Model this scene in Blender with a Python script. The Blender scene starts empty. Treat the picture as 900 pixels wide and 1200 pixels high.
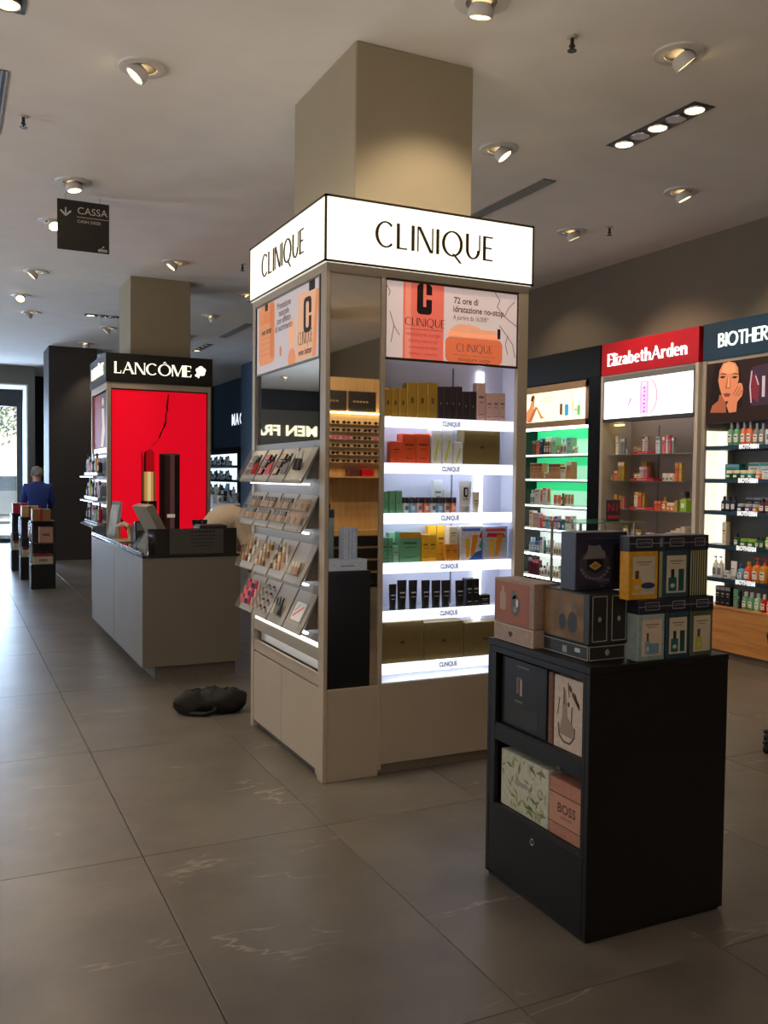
import bpy, math, random
from mathutils import Vector, Matrix
random.seed(7)
R = math.radians
sc = bpy.context.scene
COL = sc.collection

# ------------------------------------------------------------------ camera
CAM_H = 1.55
FPX = 1055.68
yaw, pitch, roll = R(25.80), R(-2.2205), R(0.6457)
_f = Vector((math.sin(yaw)*math.cos(pitch), math.cos(yaw)*math.cos(pitch), math.sin(pitch)))
_r0 = Vector((math.cos(yaw), -math.sin(yaw), 0))
_u0 = _r0.cross(_f)
_r = _r0*math.cos(roll) + _u0*math.sin(roll)
_u = -_r0*math.sin(roll) + _u0*math.cos(roll)
cam = bpy.data.objects.new('camera', bpy.data.cameras.new('camera'))
COL.objects.link(cam)
cam.data.sensor_fit = 'HORIZONTAL'; cam.data.sensor_width = 36.0
cam.data.lens = FPX/900*36.0
cam.data.clip_start = 0.05; cam.data.clip_end = 300
cam.matrix_world = Matrix(((_r.x, _u.x, -_f.x, 0), (_r.y, _u.y, -_f.y, 0), (_r.z, _u.z, -_f.z, CAM_H), (0, 0, 0, 1)))
sc.camera = cam

def PX(x, y, ax, v):
    """point seen at pixel (x, y) on the plane axis = v"""
    d = _r*((x-450)/FPX) + _u*(-(y-600)/FPX) + _f
    o = Vector((0, 0, CAM_H)); i = 'XYZ'.index(ax)
    return o + d*((v-o[i])/d[i])

# ------------------------------------------------------------------ world, sun, daylight, exposure
w = bpy.data.worlds.new('world'); sc.world = w; w.use_nodes = True
nt = w.node_tree; nt.nodes.clear()
wo = nt.nodes.new('ShaderNodeOutputWorld'); wb = nt.nodes.new('ShaderNodeBackground')
sky = nt.nodes.new('ShaderNodeTexSky'); sky.sky_type = 'HOSEK_WILKIE'; sky.turbidity = 3.0
sky.sun_direction = Vector((-0.5, -0.35, 0.79)).normalized()
nt.links.new(sky.outputs[0], wb.inputs[0]); wb.inputs[1].default_value = 1.3
nt.links.new(wb.outputs[0], wo.inputs[0])
sun = bpy.data.objects.new('sun', bpy.data.lights.new('sun', 'SUN')); COL.objects.link(sun)
sun.data.energy = 30.0; sun.data.angle = R(0.6); sun.data.color = (1, .95, .87)
sun.rotation_euler = Vector((-0.5, -0.35, 0.79)).to_track_quat('Z', 'Y').to_euler()
DAY = (0.60, 0.78, 1.0)
def area(name, loc, direction, sx, sy, watts, col):
    l = bpy.data.lights.new(name, 'AREA'); l.shape = 'RECTANGLE'; l.size = sx; l.size_y = sy
    l.energy = watts; l.color = col
    o = bpy.data.objects.new(name, l); COL.objects.link(o); o.location = loc
    o.rotation_euler = Vector(direction).to_track_quat('-Z', 'Y').to_euler()
    return o
# daylight at the shop windows in the wall on the street side and at the glass door
WIN_Y = [-4.5, 0.5, 5.5, 10.5, 15.5]
for i, wy in enumerate(WIN_Y):
    if wy > 8: area('window_daylight', (-6.62, wy, 1.75), (1, 0, 0.05), 3.2, 2.6, 170 if wy > 12 else 60, DAY)
    # added up-facing fill outside each window, to brighten the ceiling
    area('ceiling_fill', (-7.45, wy, .30), (0, 0, 1), 3.1, 1.5, 620 if wy < 8 else 600, (1.0, .88, .76) if wy < 8 else (.86, .92, 1.0))
for wx in (-4.2, -1.0): area('ceiling_fill', (wx, -8.75, .30), (0, 0, 1), 2.9, 1.4, 1100, (1.0, .88, .76))  # same added fill beyond the back wall, for ceiling and column
area('door_daylight', (0.25, 21.75, 1.6), (0.05, -1, 0), 2.0, 2.8, 480, (.50, .70, 1.0))
sc.view_settings.view_transform = 'Standard'; sc.view_settings.look = 'None'
sc.view_settings.exposure = -0.3; sc.view_settings.gamma = 1.0; sc.view_settings.use_curve_mapping = False
sc.cycles.max_bounces = 8; sc.cycles.diffuse_bounces = 4; sc.cycles.glossy_bounces = 5
sc.cycles.sample_clamp_indirect = 4.0
sc.cycles.caustics_reflective = False; sc.cycles.caustics_refractive = False

# ------------------------------------------------------------------ materials
def lin(c):
    return tuple(((v/255)/12.92 if v/255 <= .04045 else ((v/255+.055)/1.055)**2.4) for v in c)
MATS = {}
def M(rgb, rough=.5, metal=0., em=0., noise=.06, scale=60., alpha=1., trans=0., ior=1.45, coat=0., spec=.5):
    key = (tuple(rgb), rough, metal, em, noise, scale, alpha, trans, ior, coat, spec)
    if key in MATS: return MATS[key]
    m = bpy.data.materials.new('surface'); m.use_nodes = True
    t = m.node_tree; b = t.nodes['Principled BSDF']
    c = lin(rgb)
    b.inputs['Roughness'].default_value = rough; b.inputs['Metallic'].default_value = metal
    b.inputs['Alpha'].default_value = alpha; b.inputs['Transmission Weight'].default_value = trans
    b.inputs['IOR'].default_value = ior; b.inputs['Coat Weight'].default_value = coat
    b.inputs['Specular IOR Level'].default_value = spec
    if em > 0:
        b.inputs['Base Color'].default_value = (*c, 1)
        b.inputs['Emission Color'].default_value = (*c, 1); b.inputs['Emission Strength'].default_value = em
    elif noise > 0 and trans == 0:
        tc = t.nodes.new('ShaderNodeTexCoord'); n = t.nodes.new('ShaderNodeTexNoise')
        n.inputs['Scale'].default_value = scale; n.inputs['Detail'].default_value = 2
        t.links.new(tc.outputs['Object'], n.inputs['Vector'])
        r = t.nodes.new('ShaderNodeValToRGB')
        r.color_ramp.elements[0].color = (*[v*(1-noise*2) for v in c], 1); r.color_ramp.elements[0].position = .3
        r.color_ramp.elements[1].color = (*[min(1, v*(1+noise*2)) for v in c], 1); r.color_ramp.elements[1].position = .7
        t.links.new(n.outputs['Fac'], r.inputs['Fac']); t.links.new(r.outputs['Color'], b.inputs['Base Color'])
    else:
        b.inputs['Base Color'].default_value = (*c, 1)
    MATS[key] = m
    return m
def E_(rgb, s): return M(rgb, .5, em=s, spec=.2)
def stone_mat():
    m = bpy.data.materials.new('floor_stone'); m.use_nodes = True
    t = m.node_tree; b = t.nodes['Principled BSDF']; N = t.nodes.new; L = t.links.new
    g = N('ShaderNodeNewGeometry'); oi = N('ShaderNodeObjectInfo')
    cmb = N('ShaderNodeCombineXYZ'); mul = N('ShaderNodeMath'); mul.operation = 'MULTIPLY'; mul.inputs[1].default_value = 37.
    L(oi.outputs['Random'], mul.inputs[0]); L(mul.outputs[0], cmb.inputs[2]); L(mul.outputs[0], cmb.inputs[0])
    add = N('ShaderNodeVectorMath'); L(g.outputs['Position'], add.inputs[0]); L(cmb.outputs[0], add.inputs[1])
    n1 = N('ShaderNodeTexNoise'); n1.inputs['Scale'].default_value = 2.2; n1.inputs['Detail'].default_value = 6; n1.inputs['Roughness'].default_value = .6
    L(add.outputs[0], n1.inputs['Vector'])
    r1 = N('ShaderNodeValToRGB'); r1.color_ramp.elements[0].position = .3; r1.color_ramp.elements[1].position = .75
    r1.color_ramp.elements[0].color = (*lin((85, 80, 74)), 1); r1.color_ramp.elements[1].color = (*lin((112, 106, 98)), 1)
    L(n1.outputs['Fac'], r1.inputs['Fac'])
    # pale veins: a warped, stretched noise, thin iso line
    mp = N('ShaderNodeMapping'); mp.inputs['Rotation'].default_value = (0, 0, R(-24)); mp.inputs['Scale'].default_value = (.5, 2.1, 1)
    L(add.outputs[0], mp.inputs['Vector'])
    n2 = N('ShaderNodeTexNoise'); n2.inputs['Scale'].default_value = 1.1; n2.inputs['Detail'].default_value = 5; n2.inputs['Roughness'].default_value = .52
    L(mp.outputs[0], n2.inputs['Vector'])
    s = N('ShaderNodeMath'); s.operation = 'SUBTRACT'; s.inputs[1].default_value = .5; L(n2.outputs['Fac'], s.inputs[0])
    a = N('ShaderNodeMath'); a.operation = 'ABSOLUTE'; L(s.outputs[0], a.inputs[0])
    mr = N('ShaderNodeMapRange'); mr.inputs['From Min'].default_value = 0; mr.inputs['From Max'].default_value = .006
    mr.inputs['To Min'].default_value = 1; mr.inputs['To Max'].default_value = 0; L(a.outputs[0], mr.inputs['Value'])
    n3 = N('ShaderNodeTexNoise'); n3.inputs['Scale'].default_value = 3.1; n3.inputs['Detail'].default_value = 3; L(add.outputs[0], n3.inputs['Vector'])
    mr3 = N('ShaderNodeMapRange'); mr3.inputs['From Min'].default_value = .48; mr3.inputs['From Max'].default_value = .66; mr3.inputs['To Max'].default_value = .45
    L(n3.outputs['Fac'], mr3.inputs['Value'])
    mm = N('ShaderNodeMath'); mm.operation = 'MULTIPLY'; L(mr.outputs[0], mm.inputs[0]); L(mr3.outputs[0], mm.inputs[1])
    mx = N('ShaderNodeMix'); mx.data_type = 'RGBA'; L(mm.outputs[0], mx.inputs[0]); L(r1.outputs['Color'], mx.inputs[6])
    mx.inputs[7].default_value = (*lin((190, 182, 168)), 1); L(mx.outputs[2], b.inputs['Base Color'])
    b.inputs['Roughness'].default_value = .34; b.inputs['Specular IOR Level'].default_value = .45
    bp = N('ShaderNodeBump'); bp.inputs['Strength'].default_value = .05; bp.inputs['Distance'].default_value = .01
    L(n1.outputs['Fac'], bp.inputs['Height']); L(bp.outputs[0], b.inputs['Normal'])
    return m
def wood_mat(c1, c2, rough=.45, axis=2, sc_=1.):
    m = bpy.data.materials.new('wood'); m.use_nodes = True
    t = m.node_tree; b = t.nodes['Principled BSDF']; N = t.nodes.new; L = t.links.new
    tc = N('ShaderNodeTexCoord'); mp = N('ShaderNodeMapping')
    s = [14*sc_]*3; s[axis] = 1.2*sc_; mp.inputs['Scale'].default_value = s
    L(tc.outputs['Object'], mp.inputs['Vector'])
    n = N('ShaderNodeTexNoise'); n.inputs['Scale'].default_value = 2; n.inputs['Detail'].default_value = 5; L(mp.outputs[0], n.inputs['Vector'])
    r = N('ShaderNodeValToRGB'); r.color_ramp.elements[0].position = .32; r.color_ramp.elements[1].position = .68
    r.color_ramp.elements[0].color = (*lin(c1), 1); r.color_ramp.elements[1].color = (*lin(c2), 1)
    L(n.outputs['Fac'], r.inputs['Fac']); L(r.outputs['Color'], b.inputs['Base Color']); b.inputs['Roughness'].default_value = rough
    return m
def glass_mat(rgb=(235, 245, 242), alpha=.12, rough=.02):
    return M(rgb, rough, alpha=alpha, noise=0, spec=.8)

CEIL_M = M((236, 228, 220), .9, noise=.015, scale=3)
WHITE = M((172, 159, 142), .45, noise=.015, scale=4)
WHITE_IN = M((232, 234, 240), .5, noise=.01)
BLACK = M((11, 10, 9), .42, noise=.05, scale=8)
BLACKG = M((9, 9, 10), .08, noise=0, coat=.5)
MIRROR = M((225, 225, 222), .015, metal=1., noise=0)
BRONZE = M((74, 62, 44), .35, metal=.7, noise=.05)
CHROME = M((200, 200, 200), .18, metal=1., noise=0)
GREYM = M((126, 124, 120), .4, metal=.3)
GLASS = glass_mat()
STONE = stone_mat()
GROUT = M((74, 69, 63), .9, noise=.05)

# ------------------------------------------------------------------ mesh helpers (world coordinates in, local out)
class G:
    def __init__(s): s.v = []; s.f = []; s.m = []; s.mats = []
    def mi(s, mat):
        if mat not in s.mats: s.mats.append(mat)
        return s.mats.index(mat)
    def add(s, vs, fs, mat):
        o = len(s.v); k = s.mi(mat); s.v += [tuple(p) for p in vs]
        for f in fs: s.f.append(tuple(o+i for i in f)); s.m.append(k)
        return s
    def box(s, x0, x1, y0, y1, z0, z1, mat):
        vs = [(x, y, z) for z in (z0, z1) for y in (y0, y1) for x in (x0, x1)]
        return s.add(vs, [(0, 2, 3, 1), (4, 5, 7, 6), (0, 1, 5, 4), (2, 6, 7, 3), (0, 4, 6, 2), (1, 3, 7, 5)], mat)
    def ring(s, o, i, z0, z1, mat):
        """closed square ring: outer and inner (x0, x1, y0, y1)"""
        q = lambda r, z: [(r[0], r[2], z), (r[1], r[2], z), (r[1], r[3], z), (r[0], r[3], z)]
        vs = q(o, z0)+q(i, z0)+q(o, z1)+q(i, z1); fs = []
        for k in range(4):
            j = (k+1) % 4
            fs += [(k, 4+k, 4+j, j), (8+k, 8+j, 12+j, 12+k), (k, j, 8+j, 8+k), (4+k, 12+k, 12+j, 4+j)]
        return s.add(vs, fs, mat)
    def cbox(s, x0, x1, y0, y1, z0, z1, mat, b=.004):
        b = min(b, (x1-x0)*.3, (y1-y0)*.3, (z1-z0)*.3)
        vs = []; idx = {}
        for i, x in enumerate((x0, x1)):
            for j, y in enumerate((y0, y1)):
                for k, z in enumerate((z0, z1)):
                    sx, sy, sz = (b, -b)[i], (b, -b)[j], (b, -b)[k]
                    for a, p in enumerate(((x, y+sy, z+sz), (x+sx, y, z+sz), (x+sx, y+sy, z))):
                        idx[i, j, k, a] = len(vs); vs.append(p)
        F = []; I = idx
        for i in (0, 1): F.append([I[i, 0, 0, 0], I[i, 1, 0, 0], I[i, 1, 1, 0], I[i, 0, 1, 0]][::(-1 if i == 0 else 1)])
        for j in (0, 1): F.append([I[0, j, 0, 1], I[1, j, 0, 1], I[1, j, 1, 1], I[0, j, 1, 1]][::(1 if j == 0 else -1)])
        for k in (0, 1): F.append([I[0, 0, k, 2], I[1, 0, k, 2], I[1, 1, k, 2], I[0, 1, k, 2]][::(-1 if k == 0 else 1)])
        for i in (0, 1):
            for j in (0, 1):
                q = [I[i, j, 0, 0], I[i, j, 0, 1], I[i, j, 1, 1], I[i, j, 1, 0]]; F.append(q if (i == j) else q[::-1])
        for i in (0, 1):
            for k in (0, 1):
                q = [I[i, 0, k, 0], I[i, 1, k, 0], I[i, 1, k, 2], I[i, 0, k, 2]]; F.append(q if (i != k) else q[::-1])
        for j in (0, 1):
            for k in (0, 1):
                q = [I[0, j, k, 1], I[0, j, k, 2], I[1, j, k, 2], I[1, j, k, 1]]; F.append(q if (j != k) else q[::-1])
        for i in (0, 1):
            for j in (0, 1):
                for k in (0, 1):
                    q = [I[i, j, k, 0], I[i, j, k, 1], I[i, j, k, 2]]; F.append(q if (i+j+k) % 2 == 0 else q[::-1])
        return s.add(vs, F, mat)
    def hull8(s, bot, top, mat):
        return s.add(list(bot)+list(top), [(3, 2, 1, 0), (4, 5, 6, 7), (0, 1, 5, 4), (1, 2, 6, 5), (2, 3, 7, 6), (3, 0, 4, 7)], mat)
    def lathe(s, cx, cy, prof, mat, n=16, sx=1., sy=1., cap=True):
        vs = []; fs = []
        for (r, z) in prof:
            for i in range(n):
                a = 2*math.pi*i/n; vs.append((cx+r*sx*math.cos(a), cy+r*sy*math.sin(a), z))
        for k in range(len(prof)-1):
            for i in range(n):
                j = (i+1) % n; fs.append((k*n+i, k*n+j, (k+1)*n+j, (k+1)*n+i))
        if cap: fs.append(tuple(range(n))[::-1]); fs.append(tuple((len(prof)-1)*n+i for i in range(n)))
        return s.add(vs, fs, mat)
    def tube(s, pts, r, mat, n=8, r2=None):
        pts = [Vector(p) for p in pts]; vs = []; fs = []
        for k, p in enumerate(pts):
            d = (pts[min(k+1, len(pts)-1)]-pts[max(k-1, 0)]).normalized()
            up = Vector((0, 0, 1)) if abs(d.z) < .95 else Vector((1, 0, 0))
            a = d.cross(up).normalized(); b = d.cross(a)
            rr = r if r2 is None else r+(r2-r)*k/(len(pts)-1)
            for i in range(n):
                t = 2*math.pi*i/n; vs.append(p+a*rr*math.cos(t)+b*rr*math.sin(t))
        for k in range(len(pts)-1):
            for i in range(n):
                j = (i+1) % n; fs.append((k*n+i, (k+1)*n+i, (k+1)*n+j, k*n+j))
        fs.append(tuple(range(n))); fs.append(tuple((len(pts)-1)*n+i for i in range(n))[::-1])
        return s.add(vs, fs, mat)
    def poly(s, fr, pts, n0, n1, mat):
        """flat polygon (u,v) in frame fr, from height n0 to n1 above it"""
        ar = sum(pts[i][0]*pts[(i+1) % len(pts)][1]-pts[(i+1) % len(pts)][0]*pts[i][1] for i in range(len(pts)))
        if ar < 0: pts = pts[::-1]
        k = len(pts)
        vs = [fr(u, v, n1) for u, v in pts]+[fr(u, v, n0) for u, v in pts]
        fs = [tuple(range(k)), tuple(range(2*k-1, k-1, -1))]+[(i, k+i, k+(i+1) % k, (i+1) % k) for i in range(k)]
        return s.add(vs, fs, mat)
    def rect(s, fr, u0, u1, v0, v1, n0, n1, mat): return s.poly(fr, [(u0, v0), (u1, v0), (u1, v1), (u0, v1)], n0, n1, mat)
    def ell(s, fr, cu, cv, ru, rv, n0, n1, mat, n=24, a0=0, a1=360):
        pts = [(cu+ru*math.cos(R(a0+(a1-a0)*i/n)), cv+rv*math.sin(R(a0+(a1-a0)*i/n))) for i in range(n if a1-a0 == 360 else n+1)]
        return s.poly(fr, pts, n0, n1, mat)
    def rib(s, fr, pts, wd, n0, n1, mat):
        for (a, b) in zip(pts, pts[1:]):
            dx, dy = b[0]-a[0], b[1]-a[1]; l = math.hypot(dx, dy) or 1; nx, ny = -dy/l*wd/2, dx/l*wd/2
            s.poly(fr, [(a[0]+nx, a[1]+ny), (a[0]-nx, a[1]-ny), (b[0]-nx, b[1]-ny), (b[0]+nx, b[1]+ny)], n0, n1, mat)
        return s
    def rrect(s, fr, u0, u1, v0, v1, r, n0, n1, mat):
        pts = []
        for cx, cy, a in ((u1-r, v1-r, 0), (u0+r, v1-r, 90), (u0+r, v0+r, 180), (u1-r, v0+r, 270)):
            for k in range(5): pts.append((cx+r*math.cos(R(a+22.5*k)), cy+r*math.sin(R(a+22.5*k))))
        return s.poly(fr, pts, n0, n1, mat)
def FS(y, x0=0., z0=0.): return lambda u, v, n=0.: Vector((x0+u, y-n, z0+v))     # faces -Y, u = +X
def FW(x, y0=0., z0=0.): return lambda u, v, n=0.: Vector((x-n, y0-u, z0+v))     # faces -X, u = -Y
def FN(y, x0=0., z0=0.): return lambda u, v, n=0.: Vector((x0-u, y+n, z0+v))     # faces +Y
def FE(x, y0=0., z0=0.): return lambda u, v, n=0.: Vector((x+n, y0+u, z0+v))     # faces +X

ORG = {}
def tag(o, label=None, cat=None, group=None, kind=None):
    if label: o['label'] = label
    if cat: o['category'] = cat
    if group: o['group'] = group
    if kind: o['kind'] = kind
    return o
def thing(name, loc, label, cat, group=None):
    o = bpy.data.objects.new(name, None); COL.objects.link(o); o.location = loc
    o.empty_display_size = .05; ORG[o.name] = Vector(loc)
    return tag(o, label, cat, group)
def smooth(me, ang=40):
    me.polygons.foreach_set('use_smooth', [True]*len(me.polygons))
    try: me.set_sharp_from_angle(angle=R(ang))
    except Exception: pass
def mk(name, g, parent=None, sm=False):
    if parent is not None: org = ORG[parent.name]
    else:
        xs, ys, zs = zip(*g.v); org = Vector(((min(xs)+max(xs))/2, (min(ys)+max(ys))/2, min(zs)))
    me = bpy.data.meshes.new(name)
    me.from_pydata([tuple(Vector(p)-org) for p in g.v], [], g.f)
    for m in g.mats: me.materials.append(m)
    me.polygons.foreach_set('material_index', g.m); me.update()
    if sm: smooth(me)
    o = bpy.data.objects.new(name, me); COL.objects.link(o); ORG[o.name] = org
    if parent is not None: o.parent = parent
    else: o.location = org
    return o
def struct(name, g, parent=None):
    o = mk(name, g, parent)
    if parent is None: o['kind'] = 'structure'
    return o
def copy_tree(o, loc=None, rotz=None, parent=None):
    c = o.copy(); COL.objects.link(c); c.parent = parent
    if loc is not None: c.location = loc
    if rotz is not None: c.rotation_euler = (0, 0, rotz)
    ORG[c.name] = Vector(c.location) if parent is None else ORG[o.name]
    for ch in list(o.children): copy_tree(ch, parent=c)
    return c

# ------------------------------------------------------------------ lettering
TXT = {}
def text_geo(s, size, bold=0.):
    """outline of a word in the built-in typeface, centred on (0,0)"""
    k = (s, round(size, 4), bold)
    if k not in TXT:
        cu = bpy.data.curves.new('t', 'FONT'); cu.body = s; cu.size = size; cu.align_x = 'CENTER'; cu.align_y = 'CENTER'
        cu.offset = bold; cu.resolution_u = 3
        ob = bpy.data.objects.new('t', cu); me = bpy.data.meshes.new_from_object(ob)
        TXT[k] = ([tuple(v.co) for v in me.vertices], [tuple(p.vertices) for p in me.polygons])
        bpy.data.objects.remove(ob); bpy.data.curves.remove(cu); bpy.data.meshes.remove(me)
    return TXT[k]
def text(g, fr, s, u, v, size, n, mat, bold=0., width=None, ang=0.):
    vs, fs = text_geo(s, size, bold)
    xs = [p[0] for p in vs]; W = max(xs)-min(xs); k = 1 if width is None else width/W
    ca, sa = math.cos(R(ang)), math.sin(R(ang))
    g.add([fr(u+p[0]*k*ca-p[1]*sa, v+p[0]*k*sa+p[1]*ca, n) for p in vs], fs, mat)
    return g
# a small drawn alphabet (cap height 1) with thick and thin strokes; serif length sl
def glyph(ch, T, t, sl, rnd=False):
    P_ = []
    def stem(x, y0=0., y1=1., w=None, ser=True):
        w = w or T; P_.append([(x-w/2, y0), (x+w/2, y0), (x+w/2, y1), (x-w/2, y1)])
        if ser and sl:
            for y, s in ((y0, 1), (y1, -1)): P_.append([(x-w/2-sl, y), (x+w/2+sl, y), (x+w/2+sl, y+s*t*.8), (x-w/2-sl, y+s*t*.8)])
    def bar(x0, x1, y, h=None): h = h or t; P_.append([(x0, y-h/2), (x1, y-h/2), (x1, y+h/2), (x0, y+h/2)])
    def diag(x0, y0, x1, y1, w): P_.append([(x0-w/2, y0), (x0+w/2, y0), (x1+w/2, y1), (x1-w/2, y1)])
    def arc(cx, cy, rx, ry, a0, a1, A=None, B=None, n=20):
        A = A or T; B = B or t; o = []; i_ = []
        for k in range(n+1):
            a = R(a0+(a1-a0)*k/n); th = B+(A-B)*abs(math.cos(a))**1.4
            o.append((cx+rx*math.cos(a), cy+ry*math.sin(a))); i_.append((cx+(rx-th)*math.cos(a), cy+(ry-th)*math.sin(a)))
        for k in range(n): P_.append([o[k], o[k+1], i_[k+1], i_[k]])
    xh = .66; W = .8
    if ch == 'C': arc(.48, .5, .48, .52, 48, 312); W = .86
    elif ch == 'L': stem(T/2); bar(0, .5, t/2); W = .56; sl and P_.append([(.5-t, 0), (.5, 0), (.52, .26), (.5, .26)])
    elif ch == 'I': stem(T/2); W = T
    elif ch == 'N': stem(t/2, w=t); diag(T*.6, 1, .72-T*.3, 0, T); stem(.74, w=t); W = .78
    elif ch == 'Q': arc(.52, .5, .52, .52, 0, 360, n=36); diag(.56, .1, .95, -.26, T*.8); W = 1.06
    elif ch == 'O' or ch == 'Ô':
        arc(.52, .5, .52, .52, 0, 360, n=36); W = 1.04
        if ch == 'Ô': P_.append([(.36, 1.08), (.52, 1.24), (.52, 1.15)]); P_.append([(.68, 1.08), (.52, 1.15), (.52, 1.24)])
    elif ch == 'U': stem(T/2, .36, 1); stem(.7, .36, 1, w=t); arc(.36, .37, .36, .39, 180, 360, A=T); W = .74
    elif ch == 'E': stem(T/2); bar(0, .5, t/2); bar(0, .44, .52); bar(0, .5, 1-t/2); W = .54; sl and (P_.append([(.5-t, 0), (.5, 0), (.53, .24), (.5, .24)]), P_.append([(.48-t, 1), (.5, 1), (.5, .78), (.48, .78)]))
    elif ch == 'A': diag(t/2, 0, .42, 1, t); diag(.84-T/2, 0, .42-T*.2, 1, T); bar(.2, .62, .34); W = .86; sl and (bar(-sl, t+sl, t*.4, t*.8), bar(.84-T-sl, .84+sl, t*.4, t*.8))
    elif ch == 'M': stem(t/2, w=t); diag(T*.55, 1, .44, 0.02, T); diag(.82, 1, .44, .02, t); stem(.88, w=T); W = .94
    elif ch == 'B': stem(T/2); arc(.26, .76, .3, .26, -90, 90); arc(.26, .28, .36, .28, -90, 90); bar(0, .28, 1-t/2); bar(0, .28, .53); bar(0, .28, t/2); W = .66
    elif ch == 'R': stem(T/2); arc(.28, .73, .32, .28, -90, 90); bar(0, .3, 1-t/2); bar(0, .3, .45+t/2); diag(.26, .46, .58, 0, T); W = .66
    elif ch == 'T': stem(.34); bar(0, .68, 1-t/2); W = .68
    elif ch == 'H': stem(T/2); stem(.66); bar(0, .66, .5); W = .74
    elif ch == 'l': stem(T/2+sl); W = T+2*sl
    elif ch == 'i': stem(T/2+sl, 0, xh); P_.append([(sl+T/2+T*.62*math.cos(R(45*k)), .85+T*.62*math.sin(R(45*k))) for k in range(8)]); W = T+2*sl
    elif ch == 'z': bar(0, .42, xh-t/2, t*1.2); bar(0, .42, t/2, t*1.2); diag(.07, 0, .35, xh, T*.8); W = .44
    elif ch == 'a': stem(.4, 0, .5, ser=False); arc(.24, .46, .22, .21, 0, 160); arc(.2, .19, .2, .2, 0, 360); bar(.36, .52, t*.5); W = .52
    elif ch == 'b': stem(T/2+.01, ser=False); arc(.3, .33, .25, .34, 0, 360); W = .56
    elif ch == 'd': arc(.25, .33, .25, .34, 0, 360); stem(.5, ser=False); bar(.5, .6, t*.5); W = .6
    elif ch == 'e': arc(.27, .33, .27, .34, 0, 310); bar(.06, .48, .36); W = .55
    elif ch == 't': stem(.16, .06, .86, ser=False); bar(0, .36, xh-t/2, t*1.2); arc(.28, .14, .18, .14, 180, 300); W = .38
    elif ch == 'h': stem(T/2+sl*.5); arc(.34, .4, .24, .26, 0, 180); stem(.5, 0, .42); W = .62
    elif ch == 'n': stem(T/2+sl*.5, 0, xh); arc(.34, .4, .24, .26, 0, 180); stem(.5, 0, .42); W = .62
    elif ch == 'r': stem(T/2+sl*.5, 0, xh); arc(.3, .42, .2, .24, 40, 170); W = .44
    elif ch == ' ': W = .25
    return P_, W
def logo(g, fr, s, uc, v0, width, height, n0, n1, mat, T=.15, t=.06, sl=0., gap=.14):
    x = 0; items = []
    for ch in s:
        ps, W = glyph(ch, T, t, sl); items += [[(px+x, py) for px, py in q] for q in ps]; x += W+gap
    tot = x-gap; k = width/tot
    for i, q in enumerate(items):
        e = (i % 5)*.00012
        g.poly(fr, [(uc-width/2+px*k, v0+py*height) for px, py in q], n0, n1+e, mat)
    return g

# ================================================================== THE ROOM
CZ = 3.8
floor = struct('floor', G().box(-6.7, 6.6, -8.0, 21.7, -.2, -.012, GROUT))
tx0, ty0, tw, tl, gp = .70, 2.145, .80, 1.515, .0015
seen = []; rest = G()
proto_tile = None
for i in range(-10, 8):
    for j in range(-7, 13):
        x0, y0 = tx0+tw*i, ty0+tl*j
        x1, y1 = min(x0+tw, 6.6), min(y0+tl, 21.7); x0, y0 = max(x0, -6.7), max(y0, -8.0)
        if x1-x0 < .02 or y1-y0 < .02: continue
        if x1 > .05 and y1 > 1.0 and x0 < 6.1:
            mk('floor_tile', G().cbox(x0+gp, x1-gp, y0+gp, y1-gp, -.012, 0, STONE, .0015), floor)
        else: rest.cbox(x0+gp, x1-gp, y0+gp, y1-gp, -.012, 0, STONE, .0015)
o = mk('floor_tile_field', rest, floor); o['kind'] = 'stuff'
struct('ceiling', G().box(-6.7, 6.6, -8.0, 22.8, CZ, CZ+.2, CEIL_M))
TAUPE = M((112, 102, 88), .8, noise=.02, scale=3)
BLUEW = M((66, 86, 108), .7, noise=.03, scale=3)
DARKW = M((40, 40, 42), .7, noise=.03, scale=3)
GREYW = M((104, 102, 98), .75, noise=.02, scale=3)
# right-hand wall: a furred-down band above the cabinets, the wall proper behind them
g = G().box(6.28, 6.6, -8.0, 15.0, 2.95, CZ, TAUPE).box(6.5, 6.6, -8.0, 15.0, 0, 2.95, TAUPE)
struct('wall_right', g)
struct('wall_right_pier', G().box(5.40, 6.6, 14.0, 17.95, 0, CZ, BLUEW))
struct('wall_right_far', G().box(6.07, 6.6, 17.95, 22.6, 0, CZ, BLUEW))
struct('wall_front', G().box(1.70, 6.6, 22.5, 22.8, 0, CZ, DARKW).box(-6.7, -1.6, 22.5, 22.8, 0, CZ, DARKW))
struct('wall_back', G().box(-6.7, 6.6, -8.0, -7.85, 0, .4, TAUPE).box(-6.7, 6.6, -8.0, -7.85, 3.1, CZ, TAUPE).box(-6.7, -5.7, -8.0, -7.85, .4, 3.1, TAUPE).box(-2.7, -2.5, -8.0, -7.85, .4, 3.1, TAUPE).box(.5, 6.6, -8.0, -7.85, .4, 3.1, TAUPE))
for i, (wa, wz_) in enumerate(((-5.7, -2.7), (-2.5, .5))):  # unseen back windows, added so the upward fill can enter
    wr = struct('window_%d' % (i+6), G().box(wa, wz_, -8.0, -7.97, .4, .46, BLACK).box(wa, wz_, -8.0, -7.97, 3.04, 3.1, BLACK).box(wa, wa+.06, -8.0, -7.97, .46, 3.04, BLACK).box(wz_-.06, wz_, -8.0, -7.97, .46, 3.04, BLACK))
    mk('window_pane', G().box(wa+.06, wz_-.06, -7.99, -7.984, .46, 3.04, GLASS), wr)
g = G(); e = sorted(WIN_Y); edges = [-8.0]
for wy in e: edges += [wy-1.6, wy+1.6]
edges.append(22.8)
for a, b in zip(edges[0::2], edges[1::2]): g.box(-6.7, -6.5, a, b, 0, CZ, GREYW)
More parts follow.
